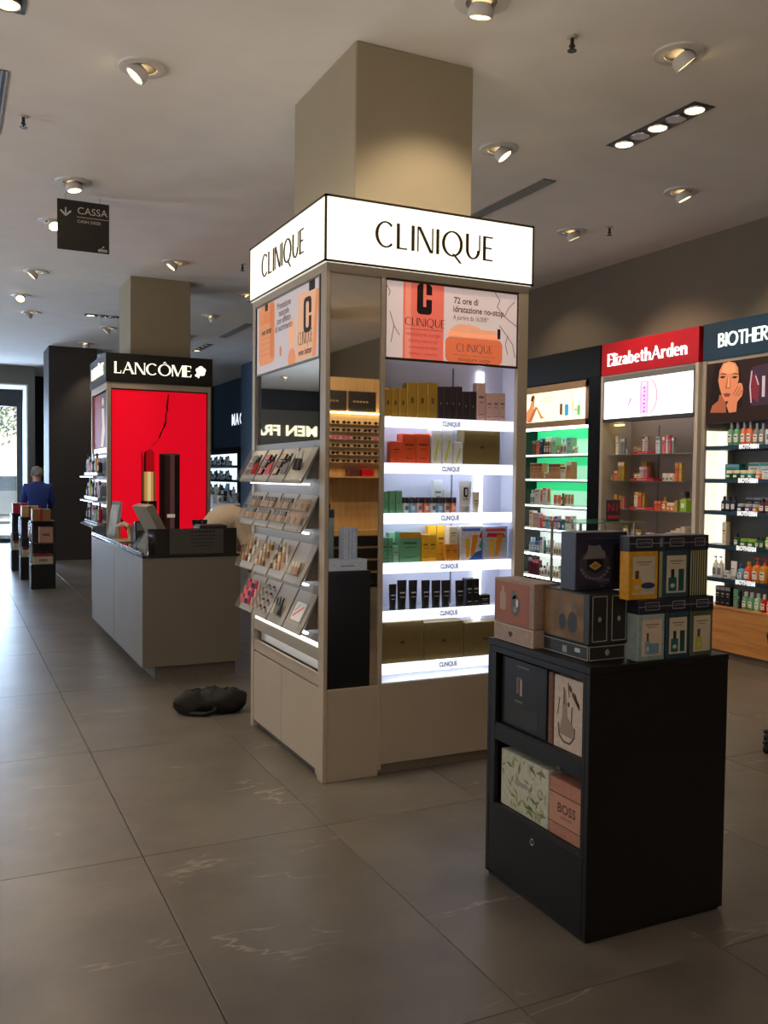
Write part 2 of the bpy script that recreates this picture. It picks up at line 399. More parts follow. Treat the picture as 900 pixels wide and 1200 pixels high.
for wy in e: g.box(-6.7, -6.5, wy-1.6, wy+1.6, 0, .4, GREYW).box(-6.7, -6.5, wy-1.6, wy+1.6, 3.1, CZ, GREYW)
struct('wall_left', g)
for i, wy in enumerate(e):
    wr = struct('window_%d' % (i+1), G().box(-6.70, -6.67, wy-1.6, wy+1.6, .4, .46, BLACK).box(-6.70, -6.67, wy-1.6, wy+1.6, 3.04, 3.1, BLACK)
                .box(-6.70, -6.67, wy-1.6, wy-1.54, .46, 3.04, BLACK).box(-6.70, -6.67, wy+1.54, wy+1.6, .46, 3.04, BLACK).box(-6.70, -6.67, wy-.03, wy+.03, .46, 3.04, BLACK))
    mk('window_pane', G().box(-6.69, -6.684, wy-1.54, wy-.03, .46, 3.04, GLASS), wr); mk('window_pane', G().box(-6.69, -6.684, wy+.03, wy+1.54, .46, 3.04, GLASS), wr)
# entrance portal with its white reveal and the glass door
PORT = M((112, 108, 100), .7, noise=.02); REV = M((226, 226, 224), .7, noise=.01)
struct('wall_entrance', G().box(1.52, 1.66, 20.5, 22.5, 0, CZ, PORT).box(-1.6, 1.52, 20.5, 22.5, 3.42, CZ, PORT).box(-1.6, -1.2, 20.5, 22.5, 0, 3.42, PORT))
struct('trim_1', G().box(1.49, 1.52, 20.502, 22.5, 0, 3.39, REV).box(-1.2, 1.52, 20.502, 22.5, 3.39, 3.42, REV))
FRM = M((34, 34, 36), .4, metal=.4)
d = struct('door_1', G().box(1.37, 1.49, 21.62, 21.74, 0, 3.39, FRM).box(-1.2, 1.37, 21.62, 21.74, 3.02, 3.39, FRM).box(-1.2, 1.37, 21.64, 21.72, 0, .09, FRM).box(.16, .24, 21.62, 21.74, .09, 3.02, FRM).box(-1.2, -1.1, 21.62, 21.74, 0, 3.02, FRM))
mk('door_pane', G().box(.24, 1.37, 21.675, 21.685, .09, 3.02, GLASS), d); mk('door_pane', G().box(-1.1, .16, 21.675, 21.685, .09, 3.02, GLASS), d)
mk('door_handle', G().tube([(.30, 21.60, .8), (.30, 21.56, .8), (.30, 21.56, 1.6), (.30, 21.60, 1.6)], .015, CHROME), d)
struct('door_sill', G().box(-1.2, 1.52, 21.7, 22.8, -.2, -.005, M((150, 148, 144), .8)))
# columns
COLM = M((150, 138, 116), .8, noise=.015, scale=3)
struct('column', G().cbox(1.906, 2.612, 4.335, 5.25, 0, CZ, COLM, .006))
struct('column', G().cbox(1.87, 2.56, 10.55, 11.28, 0, CZ, COLM, .006))
struct('column', G().cbox(1.60, 2.42, 16.95, 17.9, 0, CZ, M((52, 46, 42), .6, noise=.03), .006))
struct('column', G().cbox(-2.12, -1.4, 16.95, 17.9, 0, CZ, M((44, 40, 38), .6, noise=.03), .006))

# ================================================================== CEILING FITTINGS
RING = M((205, 200, 194), .5, noise=.01)
LAMPF = E_((255, 226, 170), 14.)
WARM = (1.0, .80, .56)
def spot_light(loc, direction, watts, ang, col=WARM, parent=None, rad=.05, blend=.6):
    l = bpy.data.lights.new('lamp_light', 'SPOT'); l.energy = watts; l.spot_size = R(ang); l.spot_blend = blend; l.color = col; l.shadow_soft_size = rad
    o = bpy.data.objects.new('lamp_light', l); COL.objects.link(o)
    d = Vector(direction).normalized()
    if parent is not None: o.parent = parent; o.location = Vector(loc)-ORG[parent.name]
    else: o.location = loc
    o.rotation_euler = d.to_track_quat('-Z', 'Y').to_euler()
    return o
SPOTS = [  # x, y, tilt target direction (dx, dy), where it hangs
 (.98, 5.16, (-.8, .1), 'over the aisle beside the lit white tower'), (.88, 7.40, (.15, -.1), 'above the hanging cash desk sign'),
 (.86, 8.62, (.1, -.75), 'just behind the hanging cash desk sign'), (.89, 10.84, (-.9, .1), 'over the aisle beside the red poster tower'),
 (.84, 12.38, (-.2, -.9), 'over the row of small black stands'), (1.05, 13.6, (-.9, .2), 'over the aisle before the entrance'),
 (2.17, 9.65, (-.75, .1), 'in front of the rear column'), (2.23, 14.43, (-.8, .2), 'between the rear column and the dark column'),
 (2.14, 16.32, (.3, .2), 'in front of the dark column'), (3.48, 3.69, (.75, -.25), 'nearest the recessed lamp strip over the black display stand'),
 (3.40, 5.29, (.6, -.45), 'beside the slotted air vent'), (5.15, 5.40, (.42, -.2), 'over the aisle before the navy signed cabinet'),
 (5.11, 6.72, (.42, -.1), 'over the aisle before the red signed cabinet'), (2.28, 3.72, (.05, .28), 'in front of the beige column'),
 (3.35, 12.62, (.85, .0), 'over the aisle between rear column and blue pier'), (3.36, 10.92, (.8, .2), 'beside the rear column toward the blue wall'), (3.5, 14.6, (.5, .5), 'over the aisle near the blue pier')]
EXTRA = [(.95, 3.6, (.2, .1)), (.95, 1.9, (.2, .2)), (3.4, 1.9, (-.1, .2)), (3.4, .3, (.2, .2)), (5.1, 3.9, (.7, .1)), (5.1, 2.4, (.7, .1)), (5.1, 8.2, (.6, .0)), (5.1, 10.4, (.6, 0)), (-1.2, 5.2, (.3, .1)), (-1.2, 2.0, (.3, .1)),
         (-1.4, 8.5, (-.2, .1)), (-1.4, 12.0, (-.2, .1)), (.9, -1.0, (.1, -.3)), (3.4, -2.0, (.2, -.5)), (5.0, -1.6, (.2, -.7)), (5.4, -2.2, (.0, -.8)), (.9, -4.0, (.1, -.3)), (-3.5, 4.0, (0, .1)), (-3.5, 9.0, (0, .1)), (3.4, 7.6, (.2, -.2)), (-3.5, 19.5, (0, .8))]
def make_spot(x, y, dd, where, watts, on_label=True):
    t = thing('ceiling_spotlight', (x, y, CZ-.01), 'round white tilting ceiling spotlight '+where, 'spotlight')
    d = Vector((dd[0], dd[1], -1)).normalized()
    # flange ring
    mk('flange', G().lathe(x, y, [(.075, CZ-.004), (.078, CZ-.012), (.128, CZ-.010), (.132, CZ-.001), (.132, CZ)], RING, 24, cap=False), t, True)
    mk('recess', G().lathe(x, y, [(.078, CZ-.006), (.001, CZ-.004)], M((120, 114, 106), .6), 20, cap=False), t)
    # lamp head: short cylinder tilted along d
    a = d.orthogonal().normalized(); b = d.cross(a); c = Vector((x, y, CZ-.004))+d*.012
    body = G(); vs = []; fs = []; n = 20
    prof = [(.045, -.005), (.060, .020), (.060, .058), (.050, .056)]
    for r, h in prof:
        for i in range(n):
            th = 2*math.pi*i/n; vs.append(c+d*h+a*r*math.cos(th)+b*r*math.sin(th))
    for k in range(len(prof)-1):
        for i in range(n):
            j = (i+1) % n; fs.append((k*n+i, (k+1)*n+i, (k+1)*n+j, k*n+j))
    body.add(vs, fs, RING); mk('lamp_head', body, t, True)
    fc = G(); fc.add([c+d*.050+a*.051*math.cos(2*math.pi*i/n)+b*.051*math.sin(2*math.pi*i/n) for i in range(n)], [tuple(range(n))], LAMPF)
    mk('lamp_lens', fc, t)
    spot_light(c+d*.075, d, watts, 95, parent=t)
    return t
for x, y, dd, wh in SPOTS: make_spot(x, y, dd, wh, 30 if (x, y) in ((3.48, 3.69), (.98, 5.16)) else (105 if x > 5 else 58))
for i, (x, y, dd) in enumerate(EXTRA):
    t = make_spot(x, y, dd, 'in the rows over the rest of the shop', 5 if y < 4.5 and y > -1.5 else (120 if y < -1.5 else 45)); t['group'] = 'ceiling spotlights over the rest of the shop'
def lamp_strip(x0, x1, y0, y1, lit, label, along='y', watts=45):
    t = thing('recessed_lamp_strip', ((x0+x1)/2, (y0+y1)/2, CZ-.002), label, 'ceiling light')
    mk('tray', G().box(x0, x1, y0, y1, CZ-.006, CZ, M((40, 36, 33), .4, metal=.4)).box(x0-.006, x1+.006, y0-.006, y1+.006, CZ-.003, CZ, M((120, 114, 108), .5)), t)
    n = len(lit); L = (y1-y0) if along == 'y' else (x1-x0)
    for i, on in enumerate(lit):
        s = (i+.5)/n*L; cx, cy = ((x0+x1)/2, y0+s) if along == 'y' else (x0+s, (y0+y1)/2)
        r = min(L/n, (x1-x0) if along == 'y' else (y1-y0))*.36
        rg = mk('lamp_cup', G().lathe(cx, cy, [(r, CZ-.010), (r*1.15, CZ-.016), (r*1.2, CZ-.006)], M((150, 146, 140), .3, metal=.6), 20, cap=False), t, True)
        mk('lamp_lens', G().lathe(cx, cy, [(r, CZ-.011), (r*.98, CZ-.010)], E_((255, 224, 160), 9.) if on else M((170, 170, 172), .3, metal=.3), 20), t)
        if on: spot_light((cx, cy, CZ-.03), (0.1, .05, -1), watts, 100 if watts < 60 else 60, parent=t)
    return t
lamp_strip(4.005, 4.165, 4.11, 4.90, (1, 0, 1, 0, 1), 'recessed strip of five round ceiling lamps, three of them lit, over the black display stand')
lamp_strip(.19, .345, 4.05, 4.84, (0, 1, 0, 0, 1), 'recessed strip of round ceiling lamps near the slim dark ceiling slot', watts=110)
lamp_strip(1.75, 2.35, 13.33, 13.47, (1, 0, 0, 1), 'recessed strip of round ceiling lamps between rear column and dark column', 'x')
lamp_strip(3.99, 4.12, 15.35, 16.35, (0, 0, 0, 1), 'recessed strip of ceiling lamps with one lit, beside the far slotted vent')
def vent(x0, x1, y0, y1, label, n=4):
    t = thing('ceiling_vent', ((x0+x1)/2, (y0+y1)/2, CZ-.002), label, 'air vent')
    mk('frame', G().box(x0, x1, y0, y1, CZ-.003, CZ, M((40, 40, 40), .6)), t)
    wv = (x1-x0)/(n)
    for k in range(n+1):
        xx = x0+k*wv; mk('slat', G().box(xx-wv*.17, xx+wv*.17, y0, y1, CZ-.009, CZ, M((150, 146, 140), .5)), t)
vent(4.03, 4.14, 5.65, 7.1, 'long slotted air vent in the ceiling behind the lit white tower')
vent(3.97, 4.09, 13.0, 14.5, 'far slotted air vent in the ceiling near the blue pier')
vent(.20, .31, 5.55, 6.6, 'slim dark slotted vent beside the strip of round ceiling lamps')
def sprinkler(x, y, where):
    t = thing('sprinkler', (x, y, CZ-.002), 'small metal sprinkler head under the ceiling '+where, 'sprinkler')
    mm = M((70, 60, 50), .35, metal=.8)
    mk('rosette', G().lathe(x, y, [(.03, CZ), (.03, CZ-.006), (.012, CZ-.010)], M((190, 184, 176), .5), 16), t)
    mk('stem', G().lathe(x, y, [(.010, CZ-.008), (.010, CZ-.045), (.016, CZ-.047), (.016, CZ-.055)], mm, 10), t)
    mk('deflector', G().lathe(x, y, [(.006, CZ-.055), (.006, CZ-.070), (.024, CZ-.071), (.024, CZ-.075)], mm, 12), t)
sprinkler(2.87, 3.80, 'beside the beige column'); sprinkler(.44, 6.20, 'by the slim dark vent'); sprinkler(5.32, 6.45, 'before the red signed cabinet'); sprinkler(2.83, 9.38, 'beside the rear column'); sprinkler(4.6, 18.5, 'near the blue wall')

# hanging cash-desk sign
Y = 7.72
p0, p1, p2 = PX(67, 232, 'Y', Y), PX(128, 240, 'Y', Y), PX(67, 291, 'Y', Y)
sx0, sx1, sz1, sz0 = p0.x, p1.x, p0.z, p2.z
t = thing('hanging_sign', ((sx0+sx1)/2, Y, sz0), 'square dark brown hanging sign reading CASSA with a white arrow', 'sign')
mk('sign_panel', G().cbox(sx0, sx1, Y, Y+.012, sz0, sz1, M((38, 32, 28), .5), .001), t)
fr = FS(Y-.0004); g = G(); ink = M((205, 200, 190), .6, noise=0); W = sx1-sx0; H = sz1-sz0
text(g, fr, 'CASSA', sx0+W*.67, sz0+H*.80, H*.20, .0005, ink, width=W*.58)
text(g, fr, 'CASH DESK', sx0+W*.61, sz0+H*.59, H*.085, .0005, ink, width=W*.46)
g.rect(fr, sx0+W*.37, sx1-W*.02, sz0+H*.672, sz0+H*.682, 0, .0005, ink)
ax, az = sx0+W*.16, sz0+H*.75
g.rib(fr, [(ax, az+H*.09), (ax, az-H*.07)], W*.03, 0, .0006, ink).rib(fr, [(ax-W*.1, az+H*.03), (ax, az-H*.07), (ax+W*.1, az+H*.03)], W*.035, 0, .0006, ink)
text(g, fr, 'ethos', sx0+W*.87, sz0+H*.06, H*.10, .0005, ink, .002, width=W*.18)
g.ell(fr, sx0+W*.885, sz0+H*.125, W*.018, W*.018, 0, .0006, ink, 10)
mk('sign_print', g, t)
for fx in (.16, .82): mk('hanger', G().tube([(sx0+W*fx, Y+.006, sz1-.005), (sx0+W*fx, Y+.006, CZ)], .003, CHROME), t)

# ================================================================== PRODUCTS (built once per look, then copied)
C_ = dict(gold=(196, 160, 72), bronze=(118, 102, 62), plum=(52, 44, 52), black=(22, 21, 23), pink=(214, 178, 178), rose=(226, 110, 122), orange=(226, 88, 48), coral=(238, 128, 92),
          white=(226, 226, 226), cream=(232, 222, 196), green=(104, 168, 132), mint=(150, 206, 172), yellow=(232, 178, 44), amber=(214, 138, 40), blue=(52, 92, 168), navy=(30, 40, 74), teal=(48, 150, 150),
          red=(196, 30, 44), tan=(196, 142, 96), brown=(112, 78, 52), grey=(140, 142, 146), silver=(190, 192, 196), lilac=(186, 164, 206), purple=(104, 70, 140), maroon=(96, 24, 44), sky=(120, 176, 214), lime=(150, 190, 60), forest=(40, 104, 62), clear=(214, 224, 226))
def cm(c, rough=.35, metal=0.): return M(C_[c], rough, metal=.55 if c in ('gold', 'silver') and metal == 0 else metal, noise=.02)
PROTO = {}
def dark(c, k=.55): return tuple(int(v*k) for v in C_[c])
def build_product(kind, col, cap, w, d, h, mark):
    """thing at the origin, front toward -Y"""
    t = thing(kind, (0, 0, 0), 'x', 'x')
    m = cm(col); mc = cm(cap); lab = M((238, 236, 230), .5, noise=0) if col not in ('white', 'cream', 'clear', 'pink', 'silver') else M((120, 124, 132), .5, noise=0)
    ink = M(dark(col) if col not in ('black', 'plum', 'navy') else (190, 186, 178), .5, noise=0)
    if kind == 'carton':
        b = mk('body', G().cbox(-w/2, w/2, -d/2, d/2, 0, h, m, .0025), t)
        mk('lid_flap', G().box(-w*.46, w*.46, -d*.46, d*.46, h, h+.0012, m), t)
        fr = FS(-d/2); g = G()
        if mark == 'stripe': g.poly(fr, [(-w*.28, h*.08), (-w*.12, h*.08), (w*.28, h*.72), (w*.12, h*.72)], 0, .0008, M((190, 214, 40), .4, noise=0))
        elif mark == 'window': g.rect(fr, -w*.36, w*.36, h*.12, h*.72, 0, .0008, lab).rect(fr, -w*.2, w*.2, h*.18, h*.62, 0, .0012, mc)
        elif mark == 'c': g.rrect(fr, -w*.14, w*.14, h*.42, h*.58, w*.05, 0, .0008, ink)
        elif mark == 'plain': g.rect(fr, -w*.05, w*.05, h*.46, h*.52, 0, .0006, ink)
        else:
            g.rect(fr, -w*.30, w*.30, h*.60, h*.66, 0, .0008, ink).rect(fr, -w*.22, w*.22, h*.48, h*.505, 0, .0008, ink).rect(fr, -w*.26, w*.26, h*.16, h*.18, 0, .0008, ink)
            if cap != col: g.rect(fr, -w/2, w/2, h*.80, h*.97, 0, .0008, mc)
        mk('print', g, t)
    elif kind == 'tube':
        cap_h = h*.2; vs = []; fs = []; n = 16
        for z, kx, ky in ((cap_h, .40, .36), (h*.5, .46, .30), (h*.9, .5, .06), (h, .5, .03)):
            for i in range(n):
                a = 2*math.pi*i/n; vs.append((w*kx*math.cos(a), d*ky*math.sin(a), z))
        for k in range(3):
            for i in range(n):
                j = (i+1) % n; fs.append((k*n+i, k*n+j, (k+1)*n+j, (k+1)*n+i))
        fs.append(tuple(range(n))[::-1]); fs.append(tuple(3*n+i for i in range(n)))
        mk('body', G().add(vs, fs, m), t, True)
        mk('cap', G().lathe(0, 0, [(w*.40, 0), (w*.40, cap_h*.96), (w*.36, cap_h)], mc, 14, sy=d*.36/(w*.40)), t, True)
        fr = FS(-d*.33); g = G()
        if mark == 'c': g.rrect(fr, -w*.16, w*.16, h*.5, h*.8, w*.1, -.004, .001, M((20, 20, 20), .5, noise=0)); g.rrect(fr, -w*.07, w*.09, h*.55, h*.75, w*.05, 0, .0016, m)
        else: g.rect(fr, -w*.25, w*.25, h*.56, h*.6, -.004, .001, ink)
        g.rect(fr, -w*.22, w*.22, h*.42, h*.44, -.004, .001, ink)
        mk('print', g, t)
    elif kind in ('bottle', 'pump_bottle'):
        bh = h*(.74 if kind == 'bottle' else .70); r = w/2; k = d/w
        mk('body', G().lathe(0, 0, [(r*.94, 0), (r, h*.02), (r, bh*.86), (r*.8, bh*.95), (r*.45, bh)], m, 16, sy=k), t, True)
        if kind == 'bottle': mk('cap', G().lathe(0, 0, [(r*.5, bh), (r*.5, h*.98), (r*.46, h)], mc, 12, sy=k), t, True)
        else:
            mk('collar', G().lathe(0, 0, [(r*.42, bh), (r*.42, bh+h*.1), (r*.12, bh+h*.11), (r*.12, h*.92)], mc, 12), t, True)
            mk('pump_head', G().cbox(-r*.25, r*.25, -r*.3, r*.3, h*.92, h, mc, .002).cbox(-r*.12, r*.12, -r*1.0, 0, h*.94, h*.985, mc, .002), t)
        fr = FS(-d/2); g = G().rect(fr, -w*.3, w*.3, bh*.2, bh*.66, -.012, .0006, lab).rect(fr, -w*.2, w*.2, bh*.48, bh*.56, -.01, .0012, ink).rect(fr, -w*.16, w*.16, bh*.3, bh*.33, -.01, .0012, ink)
        mk('label', g, t)
    elif kind == 'jar':
        r = w/2
        mk('body', G().lathe(0, 0, [(r*.86, 0), (r, h*.08), (r, h*.6), (r*.92, h*.64)], m, 18), t, True)
        mk('lid', G().lathe(0, 0, [(r*.98, h*.64), (r*1.0, h*.68), (r*1.0, h*.96), (r*.94, h)], mc, 18), t, True)
        mk('label', G().rect(FS(-r), -r*.5, r*.5, h*.2, h*.46, -.006, .0006, lab), t)
    elif kind == 'perfume_bottle':
        mk('body', G().cbox(-w/2, w/2, -d/2, d/2, 0, h*.62, m, w*.08), t)
        mk('neck', G().lathe(0, 0, [(w*.14, h*.62), (w*.14, h*.7)], M(C_['gold'], .25, metal=.8), 12), t, True)
        mk('cap', G().cbox(-w*.24, w*.24, -d*.3, d*.3, h*.7, h, mc, w*.05), t)
        mk('label', G().rect(FS(-d/2), -w*.26, w*.26, h*.2, h*.42, 0, .001, lab), t)
    return t
KN = dict(carton='box', tube='tube', bottle='bottle', pump_bottle='bottle', jar='jar', perfume_bottle='perfume')
NICE = dict(carton='carton', tube='squeeze tube', bottle='bottle', pump_bottle='pump bottle', jar='jar', perfume_bottle='perfume bottle')
def product(kind, col, loc, w, d, h, where, cap=None, mark='', rotz=0., adj=''):
    cap = cap or (col if kind == 'carton' else ('white' if col != 'white' else 'silver'))
    w, d, h = round(w, 3), round(d, 3), round(h, 3)
    key = (kind, col, cap, w, d, h, mark)
    capw = '' if kind == 'carton' or cap == col else ' with %s %s' % (cap, 'lid' if kind == 'jar' else ('pump' if kind == 'pump_bottle' else 'cap'))
    label = ' '.join(('%s %s %s%s %s' % (adj, col, NICE[kind], capw, where)).split())
    if key not in PROTO:
        PROTO[key] = build_product(*((kind, col, cap, w, d, h, mark))); o = PROTO[key]
        o.location = loc; o.rotation_euler = (0, 0, rotz)
    else: o = copy_tree(PROTO[key], loc, rotz)
    o.name = kind
    tag(o, label, KN[kind])
    return o

# ================================================================== THE LIT WHITE TOWER
TX0, TX1, TY0, TY1 = 1.685, 2.885, 4.165, 5.365
SZ0, SZ1 = 2.607, 2.934
def tower_shell(t, x0, x1, y0, y1, signm, framem, bodym, sz0=SZ0, sz1=SZ1, ov=.014):
    bx = G().ring((x0-ov, x1+ov, y0-ov, y1+ov), (1.904, 2.614, 4.333, 5.252), sz0, sz1, signm); mk('sign_box', bx, t)
    g = G(); e = .018; a0, a1, b0, b1 = x0-ov-.003, x1+ov+.003, y0-ov-.003, y1+ov+.003
    for z in (sz0, sz1-e*.6):
        g.box(a0, a1, b0, b0+e, z, z+e*.6, framem).box(a0, a1, b1-e, b1, z, z+e*.6, framem).box(a0, a0+e, b0, b1, z, z+e*.6, framem).box(a1-e, a1, b0, b1, z, z+e*.6, framem)
    for xx in (a0, a1-e*.55):
        for yy in (b0, b1-e*.55): g.box(xx, xx+e*.55, yy, yy+e*.55, sz0, sz1, framem)
    mk('sign_frame', g, t)
tower = thing('cosmetics_tower', ((TX0+TX1)/2, (TY0+TY1)/2, 0), 'tall white cosmetics tower with glowing CLINIQUE sign wrapped round the beige column', 'display tower')
SIGNW = E_((255, 251, 232), 1.35)
tower_shell(tower, TX0, TX1, TY0, TY1, SIGNW, BRONZE, WHITE)
g = G(); logo(g, FS(TY0-.014), 'CLINIQUE', (TX0+TX1)/2+.005, SZ0+.105, .70, .128, 0, .004, BRONZE, T=.14, t=.06); mk('lettering', g, tower)
g = G(); logo(g, FW(TX0-.014), 'CLINIQUE', -(TY0+TY1)/2-.03, SZ0+.105, .70, .128, 0, .004, BRONZE, T=.14, t=.06); mk('lettering', g, tower)
g = G(); logo(g, FN(TY1+.014), 'CLINIQUE', -(TX0+TX1)/2, SZ0+.105, .70, .128, 0, .004, BRONZE, T=.14, t=.06); mk('lettering', g, tower)
g = G(); logo(g, FE(TX1+.014), 'CLINIQUE', (TY0+TY1)/2, SZ0+.105, .70, .128, 0, .004, BRONZE, T=.14, t=.06); mk('lettering', g, tower)
mk('top_panel', G().box(TX0, TX1, TY0, 4.33, SZ0-.04, SZ0, WHITE).box(TX0, TX1, 5.255, TY1, SZ0-.04, SZ0, WHITE).box(TX0, 1.90, 4.33, 5.255, SZ0-.04, SZ0, WHITE).box(2.617, TX1, 4.33, 5.255, SZ0-.04, SZ0, WHITE), tower)
# corner posts
for (a, b, c, d_) in ((TX0, TX0+.022, TY0, TY0+.075), (TX0, TX0+.03, TY1-.05, TY1), (TX1-.065, TX1, TY0, TY0+.03), (TX1-.03, TX1, TY1-.05, TY1)):
    mk('corner_post', G().cbox(a, b, c, d_, 0, SZ0-.04, WHITE, .002), tower)
mk('side_panel', G().box(TX1-.03, TX1-.002, TY0+.03, TY1-.05, .03, SZ0-.04, WHITE), tower)
mk('side_panel', G().box(TX0+.03, TX1-.03, TY1-.03, TY1-.002, .03, SZ0-.04, WHITE), tower)
# front with the narrow mirror and the shelf bay
MX0, MX1, BX0, BX1 = TX0+.022, 1.990, 2.012, 2.820
BZ0, BZ1 = .478, 2.150
mk('mirror', G().box(MX0, MX1, TY0+.012, TY0+.020, .472, SZ0-.045, MIRROR), tower)
mk('mirror_trim', G().box(MX0, MX0+.004, TY0+.004, TY0+.014, .472, SZ0-.04, CHROME).box(MX0, MX1, TY0+.004, TY0+.014, SZ0-.046, SZ0-.04, WHITE), tower)
mk('divider_post', G().cbox(MX1, BX0, TY0, TY0+.16, .03, SZ0-.04, WHITE, .002), tower)
mk('base_panel', G().cbox(MX0, MX1+.004, TY0+.002, TY0+.16, 0, .472, WHITE, .002), tower)
mk('base_panel', G().cbox(MX1+.010, TX1-.002, TY0+.006, TY0+.16, .055, BZ0, WHITE, .002), tower)
mk('plinth', G().box(MX1+.004, TX1-.01, TY0+.03, TY0+.16, 0, .055, M((120, 108, 94), .6)), tower)
BACK_Y = 4.330
BAYM = M((206, 212, 232), .35, noise=.01)
mk('bay_back', G().box(BX0, BX1, BACK_Y-.012, BACK_Y, BZ0, SZ0-.04, BAYM), tower)
mk('bay_side', G().box(BX1, TX1-.03, TY0+.03, BACK_Y, BZ0, SZ0-.04, BAYM), tower)
mk('bay_floor', G().box(BX0, BX1, TY0+.008, BACK_Y-.012, BZ0, BZ0+.004, M((240, 242, 250), .3, noise=0)), tower)
LED = E_((240, 244, 255), 13.0); LEDS = E_((244, 247, 255), 1.35)
mk('light_tube', G().box(2.652, 2.690, BACK_Y-.026, BACK_Y-.012, BZ0+.05, BZ1-.01, E_((250, 250, 255), 4.5)), tower)
for px in (2.05, 2.50): mk('slotted_rail', G().box(px-.004, px+.004, BACK_Y-.015, BACK_Y-.0119, BZ0+.01, BZ1, M((120, 122, 130), .4, metal=.5)), tower)
SHZ = [1.862, 1.624, 1.364, 1.106, .856, .580]
BLUEINK = M((70, 120, 190), .5, noise=0)
for z in SHZ:
    s = mk('shelf', G().box(BX0+.006, BX1-.018, TY0+.012, BACK_Y-.012, z-.012, z-.002, M((225, 230, 240), .2, noise=0)), tower)
    mk('shelf_light_strip', G().cbox(BX0+.004, BX1-.020, TY0+.002, TY0+.012, z-.056, z, LEDS, .001), s)
    mk('under_fill_light', G().box(BX0+.03, BX1-.10, TY0+.013, TY0+.028, z-.020, z-.012, LED), s)
    mk('shelf_lettering', text(G(), FS(TY0+.002), 'CLINIQUE', (BX0+BX1)/2-.01, z-.029, .034, .001, BLUEINK, .0012, width=.11), s)
# front poster
fr = FS(TY0+.012); u0, u1, v0, v1 = BX0+.004, BX1-.004, 2.165, 2.556
po = mk('poster_frame', G().box(u0-.004, u1+.004, TY0+.002, TY0+.016, v0-.012, v0, BRONZE).box(u0-.004, u1+.004, TY0+.002, TY0+.016, v1, v1+.012, BRONZE).box(u0-.008, u0, TY0+.002, TY0+.016, v0-.012, v1+.012, BRONZE).box(u1, u1+.008, TY0+.002, TY0+.016, v0-.012, v1+.012, BRONZE), tower)
PS = .5
mk('poster', G().box(u0, u1, TY0+.012, TY0+.016, v0, v1, E_((226, 206, 204), PS)), po)
W = u1-u0; H = v1-v0; U = lambda a: u0+a*W; V = lambda a: v0+a*H
sal = E_((238, 116, 98), PS); sal2 = E_((246, 150, 128), PS); ora = E_((236, 120, 80), PS); ora2 = E_((248, 178, 140), PS); dk = E_((34, 24, 24), .5); tx = E_((92, 70, 66), .5); rd = E_((176, 66, 54), .5)
g = G()
g.rect(fr, U(.125), U(.425), V(0), V(1), 0, .0006, sal).rect(fr, U(.14), U(.18), V(0), V(1), 0, .0009, sal2)
g.rrect(fr, U(.225), U(.335), V(.60), V(1.0), .02, 0, .0012, dk).rect(fr, U(.270), U(.292), V(.70), V(1), 0, .0016, sal).rect(fr, U(.292), U(.337), V(.80), V(.86), 0, .0018, sal)
logo(g, fr, 'CLINIQUE', U(.285), V(.44), .235, .042, .0009, .0012, dk, T=.12, t=.05)
for k, s in enumerate(('moisture surge', 'hydrating supercharged', 'concentrate', 'hydratant concentré')): text(g, fr, s, U(.275), V(.33-.085*k), .030 if k == 0 else .024, .0012, rd, width=.2 if k == 0 else .17)
g.rib(fr, [(U(.14), V(.395)), (U(.42), V(.40))], .002, .0009, .0012, dk)
g.rrect(fr, U(.44), U(.885), V(0), V(.34), .03, 0, .0008, ora).rrect(fr, U(.46), U(.865), V(.30), V(.47), .04, 0, .0006, ora2).ell(fr, U(.60), V(.46), .09, .025, 0, .0009, ora2)
g.rrect(fr, U(.845), U(.868), V(.36), V(.50), .006, 0, .001, dk)
logo(g, fr, 'CLINIQUE', U(.665), V(.15), .225, .042, .0009, .0012, tx, T=.12, t=.05); g.rib(fr, [(U(.5), V(.10)), (U(.83), V(.10))], .002, .0009, .0012, tx); text(g, fr, 'moisture surge', U(.665), V(.045), .03, .0012, tx, width=.2)
text(g, fr, '72 ore di', U(.595), V(.83), .047, .0008, tx, .0008, width=.15); text(g, fr, 'idratazione no-stop.', U(.70), V(.715), .047, .0008, tx, .0008, width=.325); text(g, fr, 'A partire da 16,00€*', U(.635), V(.605), .036, .0008, tx, width=.22)
br = E_((120, 98, 96), .5)
for pts in (((.82, 1), (.86, .9), (.84, .8), (.90, .68), (.95, .62), (1, .56)), ((.90, .68), (.93, .80), (.98, .9)), ((.86, .55), (.92, .42), (.97, .30), (.99, .12)), ((0.0, .95), (.03, .86), (.02, .8)), ((.03, .6), (.06, .42), (.04, .2)), ((.06, .42), (.1, .3)), ((.93, .42), (.91, .3), (.93, .16))):
    g.rib(fr, [(U(a), V(b)) for a, b in pts], .004, 0, .0007, br)
mk('poster_print', g, po)
